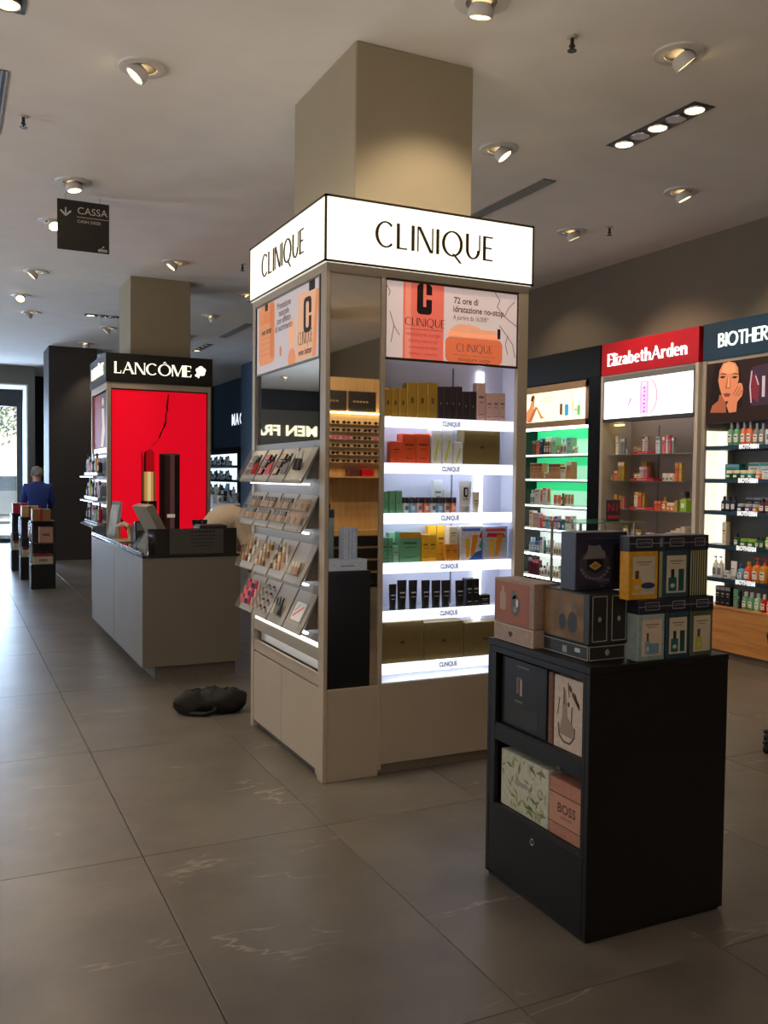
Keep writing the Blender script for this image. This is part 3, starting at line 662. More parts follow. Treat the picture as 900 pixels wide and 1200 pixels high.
# side face toward the aisle: poster, mirror, slanted tester trays, lit slots, cupboard doors
XF = TX0
fr = FW(XF+.012); ya, yb = TY1-.05, TY0+.115      # far and near edge of the panel
u0, u1 = -ya, -yb
po = mk('poster_frame', G().box(XF+.004, XF+.018, yb, ya, 2.150, 2.160, GREYM).box(XF+.004, XF+.018, yb, ya, 2.560, 2.572, GREYM).box(XF+.004, XF+.018, yb-.012, yb, 2.150, 2.572, GREYM).box(XF+.004, XF+.018, ya, ya+.008, 2.150, 2.572, GREYM), tower)
v0, v1 = 2.160, 2.560; W = u1-u0; H = v1-v0
mk('poster', G().box(XF+.012, XF+.016, yb, ya, v0, v1, E_((206, 196, 202), PS*.8)), po)
g = G(); a1 = E_((232, 152, 104), PS*.8); a2 = E_((240, 186, 150), PS*.8); a3 = E_((214, 128, 76), PS*.8)
g.rrect(fr, U(.04), U(.32), V(.12), V(1.0), .04, 0, .0006, a1).rrect(fr, U(.24), U(.31), V(.18), V(.98), .03, 0, .0009, a3).rrect(fr, U(.15), U(.20), V(.9), V(1.), .01, 0, .001, dk)
logo(g, fr, 'CLINIQUE', U(.18), V(.72), .2, .06, .0009, .0012, a3, T=.14, t=.07); text(g, fr, 'even better', U(.18), V(.60), .05, .0012, dk, .001, width=.18)
for k in range(4): g.rect(fr, U(.08), U(.27), V(.50-.08*k), V(.515-.08*k), 0, .0011, a3)
for k, s in enumerate(('Protezione', 'naturale', 'con effetto', 'di nutrimento')): text(g, fr, s, U(.47), V(.88-.105*k), .052, .0008, tx, .0008)
g.poly(fr, [(U(.66), V(.02)), (U(.95), V(.02)), (U(.99), V(.86)), (U(.70), V(.92))], 0, .0006, a2).poly(fr, [(U(.90), V(.02)), (U(.95), V(.02)), (U(.99), V(.86)), (U(.945), V(.87))], 0, .0009, a1).rect(fr, U(.85), U(.93), V(.88), V(1.), 0, .0008, dk)
g.rrect(fr, U(.775), U(.885), V(.36), V(.82), .03, 0, .0012, dk).rrect(fr, U(.81), U(.85), V(.42), V(.76), .015, 0, .0016, a2).rect(fr, U(.85), U(.89), V(.565), V(.60), 0, .0016, a2)
logo(g, fr, 'CLINIQUE', U(.80), V(.22), .21, .07, .0009, .0012, dk, T=.12, t=.05); text(g, fr, 'even better', U(.80), V(.12), .05, .0012, dk, .001, width=.2)
g.ell(fr, U(.60), V(.42), .06, .09, 0, .0005, a2).ell(fr, U(.60), V(.08), .06, .06, 0, .0005, a1).ell(fr, U(.42), V(.24), .018, .03, 0, .0006, a3).ell(fr, U(.71), V(.5), .03, .02, 0, .0005, a1)
mk('poster_print', g, po)
mk('mirror', G().box(XF+.010, XF+.018, yb, ya, 1.735, 2.150, MIRROR), tower)
mk('face_panel', G().box(XF+.010, XF+.02, yb-.035, ya+.02, .70, 1.735, M((138, 130, 120), .4, noise=.01)), tower)
mk('face_panel', G().cbox(XF+.004, XF+.02, yb-.05, ya, .61, .675, WHITE, .002), tower)
mk('face_panel', G().cbox(XF+.004, XF+.02, yb-.05, ya, .480, .545, WHITE, .002), tower)
mk('lit_slot', G().box(XF+.012, XF+.02, yb-.04, ya, .675, .70, E_((255, 246, 226), 2.2)), tower)
mk('recess_back', G().box(XF+.05, XF+.055, yb-.05, ya, .540, .615, WHITE_IN), tower)
mk('recess_light', G().box(XF+.026, XF+.05, yb, ya-.1, .607, .612, E_((255, 244, 222), 2.6)), tower)
mid = (ya+yb-.03)/2+.02
for (a, b) in ((yb-.036, mid-.0025), (mid+.0025, ya)): mk('door', G().cbox(XF+.004, XF+.022, a, b, .045, .472, WHITE, .002), tower)
mk('plinth', G().box(XF+.035, XF+.06, yb-.03, ya, 0, .045, M((90, 82, 72), .6)), tower)
mk('inner_carcass', G().box(XF+.022, XF+.2, TY0+.17, TY1-.05, .045, .47, M((150, 142, 132), .6)), tower)
# trays
ACR = M((222, 220, 214), .12, noise=0, alpha=.14); TRAYM = M((160, 152, 142), .3, noise=.02)
TRZ = [(1.70, 1.515), (1.452, 1.262), (1.198, .995), (.945, .745)]
OUT = .095
def tray_frame(zt, zb):
    """u toward the camera along the tray, v up its slope, n out of its surface"""
    A = Vector((XF-OUT, ya, zb)); B = Vector((XF+.005, ya, zt)); sl = (B-A); L = sl.length; vv = sl/L; uu = Vector((0, -1, 0)); nn = uu.cross(vv).normalized()
    return (lambda u, v, n=0.: A+uu*u+vv*v+nn*n), L
TL = ya-yb+.02
TRAYS = []
for k, (zt, zb) in enumerate(TRZ):
    fr, L = tray_frame(zt, zb); TRAYS.append((fr, L))
    s = mk('tester_tray', G().rect(fr, 0, TL, 0, L, -.008, 0, TRAYM), tower)
    mk('tray_lip', G().rect(fr, 0, TL, 0, .006, 0, .03, ACR).rect(fr, 0, TL, .012, .04, 0, .002, M((150, 146, 140), .3)), s)
    mk('tray_cheek', G().rect(fr, TL, TL+.005, 0, L, -.008, .028, ACR), s); mk('tray_cheek', G().rect(fr, -.005, 0, 0, L, -.008, .028, ACR), s)
    for q in range(1, 4): mk('tray_divider', G().rect(fr, TL*q/4-.0015, TL*q/4+.0015, 0, L, 0, .006, M((110, 108, 104), .3)), s)
    mk('tray_light', G().box(XF-.030, XF-.012, yb+.06, ya-.02, zb-.012, zb-.002, E_((240, 246, 255), 3.5)), s)
    mk('tray_bracket', G().add([(XF+.01, yb+.005, zt-.03), (XF+.01, yb+.005, zb+.02), (XF-OUT*.6, yb+.005, zb+.02), (XF+.01, yb+.009, zt-.03), (XF+.01, yb+.009, zb+.02), (XF-OUT*.6, yb+.009, zb+.02)], [(0, 1, 2), (5, 4, 3), (0, 3, 4, 1), (1, 4, 5, 2), (2, 5, 3, 0)], M((120, 116, 112), .4)), s)

# ---- things on the slanted trays
def tray_item(name, build, fr, label, cat, group):
    base = fr(*build['at'], 0.)
    t = thing(name, base, label, cat, group)
    return t
def tester(fr, u, v, w, h, th, col, label, cat, name, rim=None, ang=0.):
    t = thing(name, fr(u, v, 0.), label, cat)
    ca, sa = math.cos(R(ang)), math.sin(R(ang)); f2 = lambda a, b, n=0.: fr(u+a*ca-b*sa, v+a*sa+b*ca, n)
    mk('body', G().rrect(f2, -w/2, w/2, 0, h, min(w, h)*.12, 0, th, cm(rim or 'silver')), t)
    mk('pan', G().rrect(f2, -w*.4, w*.4, h*.08, h*.92, min(w, h)*.1, th*.5, th+.0015, cm(col)), t)
    return t
def stick(fr, u, v, L_, r, col, cap, label, cat, name, lean=18., n0=.004):
    """small standing pencil, lipstick or bottle leaning on the tray slope"""
    t = thing(name, fr(u, v, 0.), label, cat); n0 = r*.93
    d = lambda s: fr(u, v+s*math.cos(R(lean)), n0+s*math.sin(R(lean)))
    mk('body', G().tube([d(0), d(L_*.6)], r, cm(col), 8), t, True)
    mk('cap', G().tube([d(L_*.6), d(L_*.64), d(L_)], r*.9, cm(cap), 8, r2=r*.75), t, True)
    return t
TWN = ['top tray', 'second tray', 'third tray', 'lowest tray']
sec = lambda q, a: TL*(q+a)/4
fr, L = TRAYS[0]
for q, c in ((0, 'brown'), (1, 'red'), (2, 'tan')):
    for i in range(3): tester(fr, sec(q, .3+.02*i), .045+.046*i, .075, .036, .010, c if i != 1 else 'maroon', 'flat %s make-up palette on the top tester tray of the lit white tower' % c, 'palette', 'makeup_palette', 'black' if q else 'silver')
for q in (0, 1, 2):
    for i in range(3): stick(fr, sec(q, .66+.1*i), .05, .09+.015*i, .006, ('red', 'rose', 'grey')[q], 'black', 'slim %s make-up pencil on the top tester tray of the lit white tower' % ('red', 'rose', 'grey')[q], 'pencil', 'makeup_pencil', 4)
for i in range(2): stick(fr, sec(3, .42+.18*i), .07, .10, .013, 'black', 'white', 'black foundation bottle with white cap on the top tester tray', 'bottle', 'foundation_bottle', 12)
fr, L = TRAYS[1]
for row in range(2):
    for q in range(4):
        n_ = 6 if q < 3 else 7
        r_ = thing('foundation_rack', fr(sec(q, .5), .045+.08*row, 0), 'clear acrylic rack of foundation testers on the second tray of the lit white tower', 'rack', 'acrylic tester racks on the second tray')
        mk('rack_base', G().rect(fr, sec(q, .1), sec(q, .92), .036+.08*row, .0425+.08*row, 0, .02, ACR).rect(fr, sec(q, .1), sec(q, .92), .036+.08*row, .096+.08*row, .022, .025, ACR), r_)
        for i in range(n_):
            stick(fr, sec(q, .16+.7*i/(n_-1)), .042+.08*row, .062, .0058, 'tan' if (i+q) % 3 else 'brown', 'black' if q < 3 else 'tan', 'small %s foundation tester in an acrylic rack on the second tray' % ('tan' if (i+q) % 3 else 'brown'), 'bottle', 'foundation_tester', 6)
fr, L = TRAYS[2]
for q in range(3):
    for i in range(9):
        uu, vv = sec(q, .14+.24*(i % 3)+.05*(i//3)), .045+.05*(i//3)
        c = ('tan', 'cream', 'brown')[(i*2+q) % 3]
        stick(fr, uu, vv, .05+.008*(i % 2), .0085, c, ('gold', 'tan', 'silver')[(i+q) % 3], 'small %s bottle tester among others on the third tray' % c, 'bottle', 'tester_bottle', 14)
t = thing('brush_cup', fr(sec(3, .5), .05, 0), 'clear acrylic holder with tan bottles on the third tray', 'holder')
mk('cup', G().rect(fr, sec(3, .2), sec(3, .8), .045, .12, .0, .004, ACR).rect(fr, sec(3, .2), sec(3, .8), .045, .11, .03, .034, ACR).rect(fr, sec(3, .2), sec(3, .8), .04, .047, 0, .034, ACR), t)
for i in range(3): stick(fr, sec(3, .34+.16*i), .05, .065, .008, 'tan', 'cream', 'tan bottle standing in the clear holder on the third tray', 'bottle', 'tester_bottle', 8)
stick(fr, sec(2, .95), .09, .09, .007, 'white', 'silver', 'slim white tube leaning beside the clear holder on the third tray', 'tube', 'tester_tube', 25)
fr, L = TRAYS[3]
for i in range(18):
    c = ('rose', 'pink', 'red', 'purple', 'maroon', 'rose')[(i*5) % 6]
    stick(fr, sec(0, .08+.15*(i % 6)), .04+.05*(i//6), .05, .008, c, ('rose', 'red', 'pink')[i % 3], 'small %s lip gloss tester on the lowest tray' % c, 'lip gloss', 'lip_gloss', 20)
for i in range(12):
    stick(fr, sec(1, .2+.3*(i % 3)), .04+.042*(i//3), .03, .010, 'silver', ('tan', 'brown', 'maroon')[i % 3], 'round silver lipstick tester with %s tip on the lowest tray' % ('tan', 'brown', 'maroon')[i % 3], 'lipstick', 'lipstick_tester', 30)
t = thing('pencil_cup', fr(sec(2, .45), .05, 0), 'clear square cup holding black pencils on the lowest tray', 'cup')
mk('cup', G().rect(fr, sec(2, .2), sec(2, .75), .045, .11, 0, .003, ACR).rect(fr, sec(2, .2), sec(2, .75), .045, .10, .035, .038, ACR).rect(fr, sec(2, .2), sec(2, .75), .043, .047, 0, .038, ACR), t)
for i in range(6): stick(fr, sec(2, .26+.08*i), .05, .085+.008*(i % 3), .0045, 'black', 'black', 'slim black eye pencil in the square cup on the lowest tray', 'pencil', 'eye_pencil', 8+3*(i % 2))
t = tester(fr, sec(3, .5), .05, .17, .12, .004, 'white', 'flat white tester card with a pink tube print on the lowest tray', 'card', 'tester_card', 'grey')
f2 = lambda a, b, n=0.: fr(sec(3, .5)+a, .05+b, n); mk('print', G().rib(f2, [(-.05, .03), (.05, .09)], .014, .005, .0065, cm('rose')).rib(f2, [(-.05, .06), (0, .1)], .006, .005, .0065, cm('grey')), t)

# ---- products on the lit shelves
WHS = ['on the top lit shelf of the white tower', 'on the second lit shelf of the white tower', 'on the third lit shelf of the white tower', 'on the fourth lit shelf of the white tower', 'on the fifth lit shelf of the white tower', 'on the lowest lit shelf of the white tower']
ZX, ZY, ZS = 430, 420, 190/900
def shelf_item(si, kind, col, a, b, top, cap=None, mark='', dy=0., zoom=(430, 420), dep=None, adj='', base=None):
    y = TY0+.022+dy
    x0 = PX(zoom[0]+a*ZS, 540, 'Y', y).x; x1 = PX(zoom[0]+b*ZS, 540, 'Y', y).x
    z = SHZ[si]-.002 if base is None else base
    h = max(.03, PX(zoom[0]+(a+b)/2*ZS, zoom[1]+top*ZS, 'Y', y).z-z)
    w_ = x1-x0; d_ = dep or min(max(.03, w_*.8), .10, .135-dy)
    return product(kind, col, ((x0+x1)/2, y+d_/2, z), w_-.002, d_, h, WHS[si], cap, mark, adj=adj)
for a, b in ((93, 135), (135, 177), (177, 219)): shelf_item(0, 'carton', 'gold', a, b, 165, mark='c', dep=.05, adj='short')
for a, b in ((219, 276), (276, 332), (332, 389)): shelf_item(0, 'carton', 'gold', a, b, 135, mark='c', dep=.06, adj='tall')
for k in range(4): shelf_item(0, 'carton', 'plum', 390+34*k, 424+34*k, 157, mark='plain', dep=.05, adj='tall dark')
for k in range(2): shelf_item(0, 'carton', 'plum', 527+38*k, 565+38*k, 185, mark='plain', dep=.05, adj='short dark')
shelf_item(0, 'carton', 'pink', 606, 655, 137, dep=.05, adj='tall')
for k in range(3): shelf_item(0, 'carton', 'pink', 657+36*k, 693+36*k, 195, dep=.04, adj='short')
shelf_item(1, 'carton', 'orange', 132, 194, 460, dep=.05, adj='short'); shelf_item(1, 'carton', 'orange', 195, 272, 418, dep=.07, adj='large'); shelf_item(1, 'carton', 'orange', 273, 350, 418, dep=.07, adj='large')
for k in range(2): shelf_item(1, 'carton', 'white', 356+62*k, 416+62*k, 396, mark='stripe', dep=.05, adj='tall green striped')
shelf_item(1, 'carton', 'white', 480, 534, 464, mark='stripe', dep=.05, adj='short green striped'); shelf_item(1, 'carton', 'bronze', 538, 738, 393, mark='plain', dep=.08, adj='large square')
for k in range(3): shelf_item(2, 'carton', 'green', 90+38*k, 124+38*k, 742-4*k, dep=.04, adj='slim', mark='plain')
for k in range(8): shelf_item(2, 'jar', ('clear', 'sky', 'pink', 'coral')[k % 4] if k else 'clear', 205+38*k, 241+38*k, 772, cap='plum')
shelf_item(2, 'carton', 'clear', 372, 424, 676, dy=.055, dep=.03, adj='tall'); shelf_item(2, 'carton', 'clear', 426, 464, 730, dy=.055, dep=.03, adj='short')
shelf_item(2, 'tube', 'white', 520, 590, 680, cap='silver', mark='c', dep=.03, adj='large'); shelf_item(2, 'tube', 'cream', 592, 634, 740, cap='cream', dep=.02)
Z2 = (430, 600)
for k in range(2): shelf_item(3, 'carton', 'green', 92+30*k, 121+30*k, 142, zoom=Z2, dep=.04, adj='dark printed')
shelf_item(3, 'carton', 'mint', 126, 184, 115, zoom=Z2, dy=.06, dep=.04, adj='tall'); shelf_item(3, 'carton', 'mint', 153, 185, 190, zoom=Z2, dep=.04, adj='short')
shelf_item(3, 'carton', 'green', 187, 305, 110, cap='amber', zoom=Z2, dep=.06, adj='wide')
for k in range(2): shelf_item(3, 'carton', 'yellow', 310+42*k, 352+42*k, 126, zoom=Z2, dep=.04, adj='medium')
shelf_item(3, 'carton', 'yellow', 345, 392, 76, zoom=Z2, dy=.06, dep=.04, adj='tall'); shelf_item(3, 'carton', 'yellow', 393, 440, 76, zoom=Z2, dy=.06, dep=.04, adj='tall')
lo = shelf_item(3, 'carton', 'amber', 441, 478, 180, zoom=Z2, dep=.04, adj='small'); shelf_item(3, 'carton', 'amber', 479, 515, 180, zoom=Z2, dep=.04, adj='small')
zt = PX(430+478*ZS, 600+180*ZS, 'Y', TY0+.03).z
shelf_item(3, 'carton', 'cream', 462, 512, 80, zoom=Z2, dep=.04, base=zt, adj='small stacked')
def gift(si, a, b, top, zoom, bg, kind_):
    y = TY0+.022; x0 = PX(zoom[0]+a*ZS, 640, 'Y', y).x; x1 = PX(zoom[0]+b*ZS, 640, 'Y', y).x; z = SHZ[si]-.002
    z1 = PX(zoom[0]+a*ZS, zoom[1]+top*ZS, 'Y', y).z
    t = thing('gift_box', ((x0+x1)/2, y+.03, z), '%s gift box picturing yellow tubes on the fourth lit shelf of the white tower' % kind_, 'box')
    mk('body', G().cbox(x0+.001, x1-.001, y, y+.06, z, z1, bg, .002), t)
    fr = FS(y); w = x1-x0; h = z1-z; u = lambda q: x0+q*w; v = lambda q: z+q*h; g = G()
    g.rect(fr, u(.1), u(.9), v(.85), v(.93), 0, .0008, M((70, 110, 190), .5, noise=0) if kind_ == 'white' else M((200, 60, 70), .5, noise=0))
    yl = cm('yellow')
    g.poly(fr, [(u(.28), v(.08)), (u(.40), v(.08)), (u(.46), v(.62)), (u(.24), v(.62))], 0, .001, yl).poly(fr, [(u(.48), v(.10)), (u(.62), v(.10)), (u(.82), v(.74)), (u(.55), v(.74))], 0, .0012, cm('amber'))
    if kind_ == 'white': g.poly(fr, [(u(.42), v(.02)), (u(.98), v(.02)), (u(.98), v(.30)), (u(.7), v(.22))], 0, .0014, cm('blue')).poly(fr, [(u(.84), v(.4)), (u(.98), v(.3)), (u(.98), v(.62))], 0, .0014, cm('teal')).poly(fr, [(u(.84), v(.68)), (u(.97), v(.62)), (u(.97), v(.86))], 0, .0014, cm('red'))
    else: g.poly(fr, [(u(.1), v(.68)), (u(.9), v(.66)), (u(.85), v(.78)), (u(.2), v(.8))], 0, .0009, cm('red')).rect(fr, u(.1), u(.9), v(.03), v(.08), 0, .001, cm('pink'))
    mk('print', g, t)
gift(3, 516, 640, 78, Z2, M((222, 216, 220), .4), 'white'); gift(3, 646, 780, 80, Z2, M((170, 186, 206), .4), 'pale blue')
shelf_item(4, 'tube', 'black', 136, 180, 402, cap='black', zoom=Z2, dep=.03, adj='short')
for a, b in ((183, 238), (247, 298), (318, 368), (375, 428), (430, 482), (508, 560)): shelf_item(4, 'tube', 'black', a, b, 380, cap='black', zoom=Z2, dep=.035, adj='tall')
for k in range(2): shelf_item(4, 'carton', 'black', 562+38*k, 600+38*k, 370, zoom=Z2, dep=.05, adj='tall')
shelf_item(4, 'carton', 'black', 638, 697, 460, zoom=Z2, dep=.05, adj='short')
for k, (a, b) in enumerate(((88, 328), (330, 553), (555, 790))):
    shelf_item(5, 'carton', 'bronze', a, b, 606, zoom=Z2, dep=.085, mark='plain', adj='large flat-fronted')

# ================================================================== THE BLACK DISPLAY STAND
QX0, QX1, QY0, QY1, QZ = 1.893, 2.512, 2.346, 2.966, .932
st = thing('display_stand', ((QX0+QX1)/2, (QY0+QY1)/2, 0), 'square black display stand with boxes in open niches and stacked on top', 'display stand')
def bpart(name, *a): return mk(name, G().cbox(*a, BLACK, .002), st)
bpart('side_panel', QX0, QX1, QY0, QY0+.02, .012, QZ-.025); bpart('side_panel', QX0, QX1, QY1-.02, QY1, .012, QZ-.025)
bpart('side_panel', QX1-.02, QX1, QY0+.02, QY1-.02, .012, QZ-.025); bpart('top_panel', QX0-.001, QX1+.001, QY0-.001, QY1+.001, QZ-.025, QZ)
bpart('niche_back', QX0+.30, QX0+.315, QY0+.02, QY1-.02, .02, QZ-.025)
bpart('niche_floor', QX0+.004, QX0+.30, QY0+.02, QY1-.02, .585, .612); bpart('niche_floor', QX0+.004, QX0+.30, QY0+.02, QY1-.02, .275, .298)
bpart('niche_rail', QX0, QX0+.02, QY0+.038, QY1-.055, .545, .607); bpart('niche_rail', QX0, QX0+.02, QY0+.02, QY1-.02, QZ-.05, QZ-.025)
bpart('frame_stile', QX0, QX0+.02, QY0+.02, QY0+.038, .290, QZ-.05); bpart('frame_stile', QX0, QX0+.02, QY1-.055, QY1-.02, .290, QZ-.05)
bpart('flap_door', QX0, QX0+.02, QY0+.022, QY1-.022, .022, .290); bpart('plinth', QX0+.01, QX1-.01, QY0+.01, QY1-.01, 0, .012)
g = G(); lk = PX(624, 987, 'X', QX0); n = 16
for k in range(n):
    a, b = 2*math.pi*k/n, 2*math.pi*(k+1)/n; g.tube([(QX0-.001, lk.y+.011*math.cos(a), lk.z+.011*math.sin(a)), (QX0-.001, lk.y+.011*math.cos(b), lk.z+.011*math.sin(b))], .0022, CHROME, 6)
mk('lock_ring', g, st)
hp = PX(655, 900, 'X', QX0); mk('label_clip', G().cbox(QX0-.004, QX0, hp.y-.012, hp.y+.012, hp.z-.006, hp.z+.006, M((60, 60, 62), .3), .001), st)
def gbox(x0, x1, y0, y1, z0, z1, mat, label, name='gift_box', cat='box', lid=None):
    t = thing(name, ((x0+x1)/2, (y0+y1)/2, z0), label, cat)
    if lid is None: mk('body', G().cbox(x0, x1, y0, y1, z0, z1, mat, .0025), t)
    else:
        k, lm = lid; zc = z1-(z1-z0)*k
        mk('body', G().cbox(x0+.0015, x1-.0015, y0+.0015, y1-.0015, z0, zc+.002, mat, .002), t); mk('lid', G().cbox(x0, x1, y0, y1, zc, z1, lm, .002), t)
    return t
# niche boxes
nx = QX0+.022
zf = .612
t = gbox(nx, nx+.2, 2.612, 2.905, zf, .872, M((24, 22, 24), .3), 'large black gift box in the upper niche of the black display stand')
fr = FW(nx); g = G(); gm = M((96, 92, 92), .4, noise=0)
g.rect(fr, -2.80, -2.785, .745, .80, 0, .001, M((120, 92, 84), .4, noise=0)).rect(fr, -2.778, -2.763, .74, .80, 0, .001, M((150, 140, 136), .4, noise=0)).rect(fr, -2.80, -2.763, .80, .808, 0, .001, gm).rect(fr, -2.81, -2.76, .712, .72, 0, .001, gm)
g.rect(fr, -2.88, -2.66, .63, .70, 0, .0008, M((44, 44, 42), .5, noise=0)).rect(fr, -2.80, -2.72, .845, .852, 0, .001, gm); mk('print', g, t)
t = gbox(nx, nx+.2, 2.575, 2.602, zf, .868, M((112, 74, 56), .5), 'thin brown box squeezed between the black and the cream gift box')
mk('print', G().rect(FW(nx), -2.598, -2.580, .66, .67, 0, .001, gm), t)
t = gbox(nx, nx+.2, 2.392, 2.568, zf, .866, M((206, 190, 176), .5), 'cream gift box printed with dark swan-like bottles in the upper niche')
fr = FW(nx); g = G(); br = M((96, 62, 48), .5, noise=0); pk = M((150, 132, 118), .5, noise=0)
g.poly(fr, [(-2.535, .665), (-2.46, .66), (-2.455, .70), (-2.49, .73), (-2.50, .82), (-2.513, .82), (-2.52, .73)], 0, .0008, pk)
g.rib(fr, [(-2.54, .70), (-2.535, .66), (-2.51, .640), (-2.475, .640), (-2.452, .665), (-2.45, .70)], .006, 0, .001, br).rib(fr, [(-2.512, .83), (-2.508, .77)], .006, 0, .001, br).rib(fr, [(-2.465, .77), (-2.468, .71)], .005, 0, .001, br).rib(fr, [(-2.545, .73), (-2.535, .79)], .004, 0, .001, br)
for k in range(9): g.ell(fr, -2.485+.06*((k*37) % 10)/10, .775+.065*((k*53) % 10)/10, .006, .009, 0, .001, br, 8)
g.rib(fr, [(-2.45, .82), (-2.44, .79), (-2.425, .77)], .005, 0, .001, br).rib(fr, [(-2.488, .85), (-2.482, .80)], .004, 0, .001, br); mk('print', g, t)
t = gbox(nx, nx+.2, 2.592, 2.895, .298, .512, M((196, 196, 180), .6), 'white gift box with pale green leaf pattern in the lower niche')
fr = FW(nx); g = G(); lf = [M((150, 150, 88), .5, noise=0), M((170, 172, 130), .5, noise=0), M((120, 132, 88), .5, noise=0)]
rr = random.Random(3)
for k in range(64):
    cu, cv = rr.uniform(-2.885, -2.602), rr.uniform(.306, .505)
    if -2.82 < cu < -2.70 and .36 < cv < .46 and k % 3: continue
    a = rr.uniform(0, 180); l = rr.uniform(.012, .026); ca, sa = math.cos(R(a)), math.sin(R(a))
    cu, cv = max(-2.893+l, min(-2.594-l, cu)), max(.300+l, min(.510-l, cv))
    g.poly(fr, [(cu-l*ca, cv-l*sa), (cu+l*.3*sa, cv-l*.3*ca), (cu+l*ca, cv+l*sa), (cu-l*.3*sa, cv+l*.3*ca)], 0, .0008+.0002*(k % 3), lf[k % 3])
g.rect(fr, -2.80, -2.72, .40, .418, 0, .0012, M((160, 156, 140), .5, noise=0)); mk('print', g, t)
t = gbox(nx, nx+.2, 2.386, 2.585, .298, .50, M((176, 124, 104), .5), 'salmon pink gift box lettered BOSS in the lower niche')
fr = FW(nx); g = G(); g.rect(fr, -2.585, -2.386, .345, .448, 0, .0008, M((188, 138, 118), .5, noise=0)).rect(fr, -2.585, -2.386, .342, .345, 0, .001, M((80, 44, 36), .5, noise=0)).rect(fr, -2.585, -2.386, .448, .451, 0, .001, M((80, 44, 36), .5, noise=0))
text(g, fr, 'BOSS', -2.485, .402, .046, .0012, M((96, 56, 46), .5, noise=0), .001, width=.10); text(g, fr, 'HUGO BOSS', -2.485, .372, .012, .0012, M((70, 36, 30), .5, noise=0)); mk('print', g, t)
# boxes on top
TZ = QZ
ax0, ayc, ayf = 1.903, 2.682, 2.945
az1 = PX(625.5, 739, 'Y', ayc).z; az2 = PX(626.5, 685, 'Y', ayc).z; axr = PX(654, 700, 'Y', ayc).x
MV = M((160, 138, 124), .45); edge = M((206, 196, 184), .5, noise=0)
t = gbox(ax0, axr, ayc, ayf, TZ, az1-.001, MV, 'flat dusty pink box under a taller pink box on the black stand')
fr = FW(ax0); g = G(); g.rect(fr, -ayf+.004, -ayc-.004, TZ+.002, TZ+.004, 0, .0008, edge).rect(fr, -ayf+.004, -ayc-.004, az1-.006, az1-.004, 0, .0008, edge).rect(fr, -ayc-.006, -ayc-.004, TZ+.002, az1-.004, 0, .0008, edge); g.ell(fr, -2.83, (TZ+az1)/2, .014, .008, 0, .001, M((60, 50, 48), .5, noise=0), 10).rect(fr, -2.835, -2.825, (TZ+az1)/2-.014, (TZ+az1)/2, 0, .001, M((60, 50, 48), .5, noise=0)); mk('print', g, t)
t = gbox(ax0+.001, axr, ayc+.001, ayf, az1, az2, M((150, 126, 114), .45), 'pink box with a perfume bottle picture on the flat pink box')
fr = FW(ax0+.001); g = G(); hm = az1+.5*(az2-az1)
g.rect(fr, -ayf+.006, -ayc-.03, az1+.006, az2-.01, 0, .0008, M((158, 96, 76), .5, noise=0)).rrect(fr, -2.905, -2.865, az1+.05, az1+.12, .01, 0, .001, M((176, 146, 132), .5, noise=0)).rect(fr, -2.893, -2.877, az1+.12, az1+.14, 0, .001, M((176, 146, 132), .5, noise=0))
g.ell(fr, -2.80, az1+.075, .03, .04, 0, .001, M((86, 82, 82), .4, noise=0), 16).ell(fr, -2.812, az1+.115, .016, .018, 0, .001, M((96, 94, 92), .4, noise=0), 12).ell(fr, -2.79, az1+.085, .008, .016, 0, .0014, M((225, 225, 225), .3, noise=0), 12).ell(fr, -2.803, az1+.06, .012, .012, 0, .0012, M((140, 128, 120), .4, noise=0), 12)
mk('print', g, t)
bx0, byc, byf = 1.941, 2.418, 2.676
bxr = PX(733, 765, 'Y', byc).x; bz1 = PX(689, 757, 'Y', byc).z; bz2 = PX(691, 697, 'Y', byc).z
DKG = M((34, 33, 31), .35); sil = M((150, 150, 142), .4, noise=0)
t = gbox(bx0, bxr, byc, byf, TZ, bz1-.001, DKG, 'flat black box with silver outline lying under the brown bottle box')
g = G()
for fr, a, b in ((FW(bx0), -byf, -byc), (FS(byc), bx0, bxr)):
    for (p, q) in (((a+.004, TZ+.005), (b-.004, TZ+.005)), ((b-.004, TZ+.005), (b-.004, bz1-.006)), ((b-.004, bz1-.006), (a+.004, bz1-.006)), ((a+.004, bz1-.006), (a+.004, TZ+.005))): g.rib(fr, [p, q], .003, 0, .0008, sil)
zc = (TZ+bz1)/2; g.ell(FS(byc), (bx0+bxr)/2, zc, .009, .011, 0, .001, sil, 10).rect(FW(bx0), -2.56, -2.535, zc-.016, zc+.008, 0, .001, sil).rect(FW(bx0), -2.49, -2.462, zc-.004, zc+.010, 0, .001, M((200, 200, 195), .4, noise=0)); mk('print', g, t)
bxr2 = PX(737, 730, 'Y', byc).x
t = gbox(bx0+.001, bxr2, byc, byf, bz1, bz2, DKG, 'black gift box with golden brown picture of two dark bottles')
fr = FW(bx0+.001); g = G(); g.rect(fr, -byf+.004, -byc-.028, bz1+.006, bz2-.006, 0, .0006, M((116, 88, 54), .5, noise=.2, scale=12))
for cu, cv, r_ in ((-2.565, bz1+.062, .026), (-2.508, bz1+.066, .034)): g.ell(fr, cu, cv, r_*.75, r_*1.1, 0, .001, M((26, 24, 26), .3, noise=0), 14).rect(fr, cu-.007, cu+.007, cv+r_, cv+r_*2.2, 0, .001, M((92, 88, 78), .3, noise=0))
f2 = FS(byc); bw = bxr2-bx0
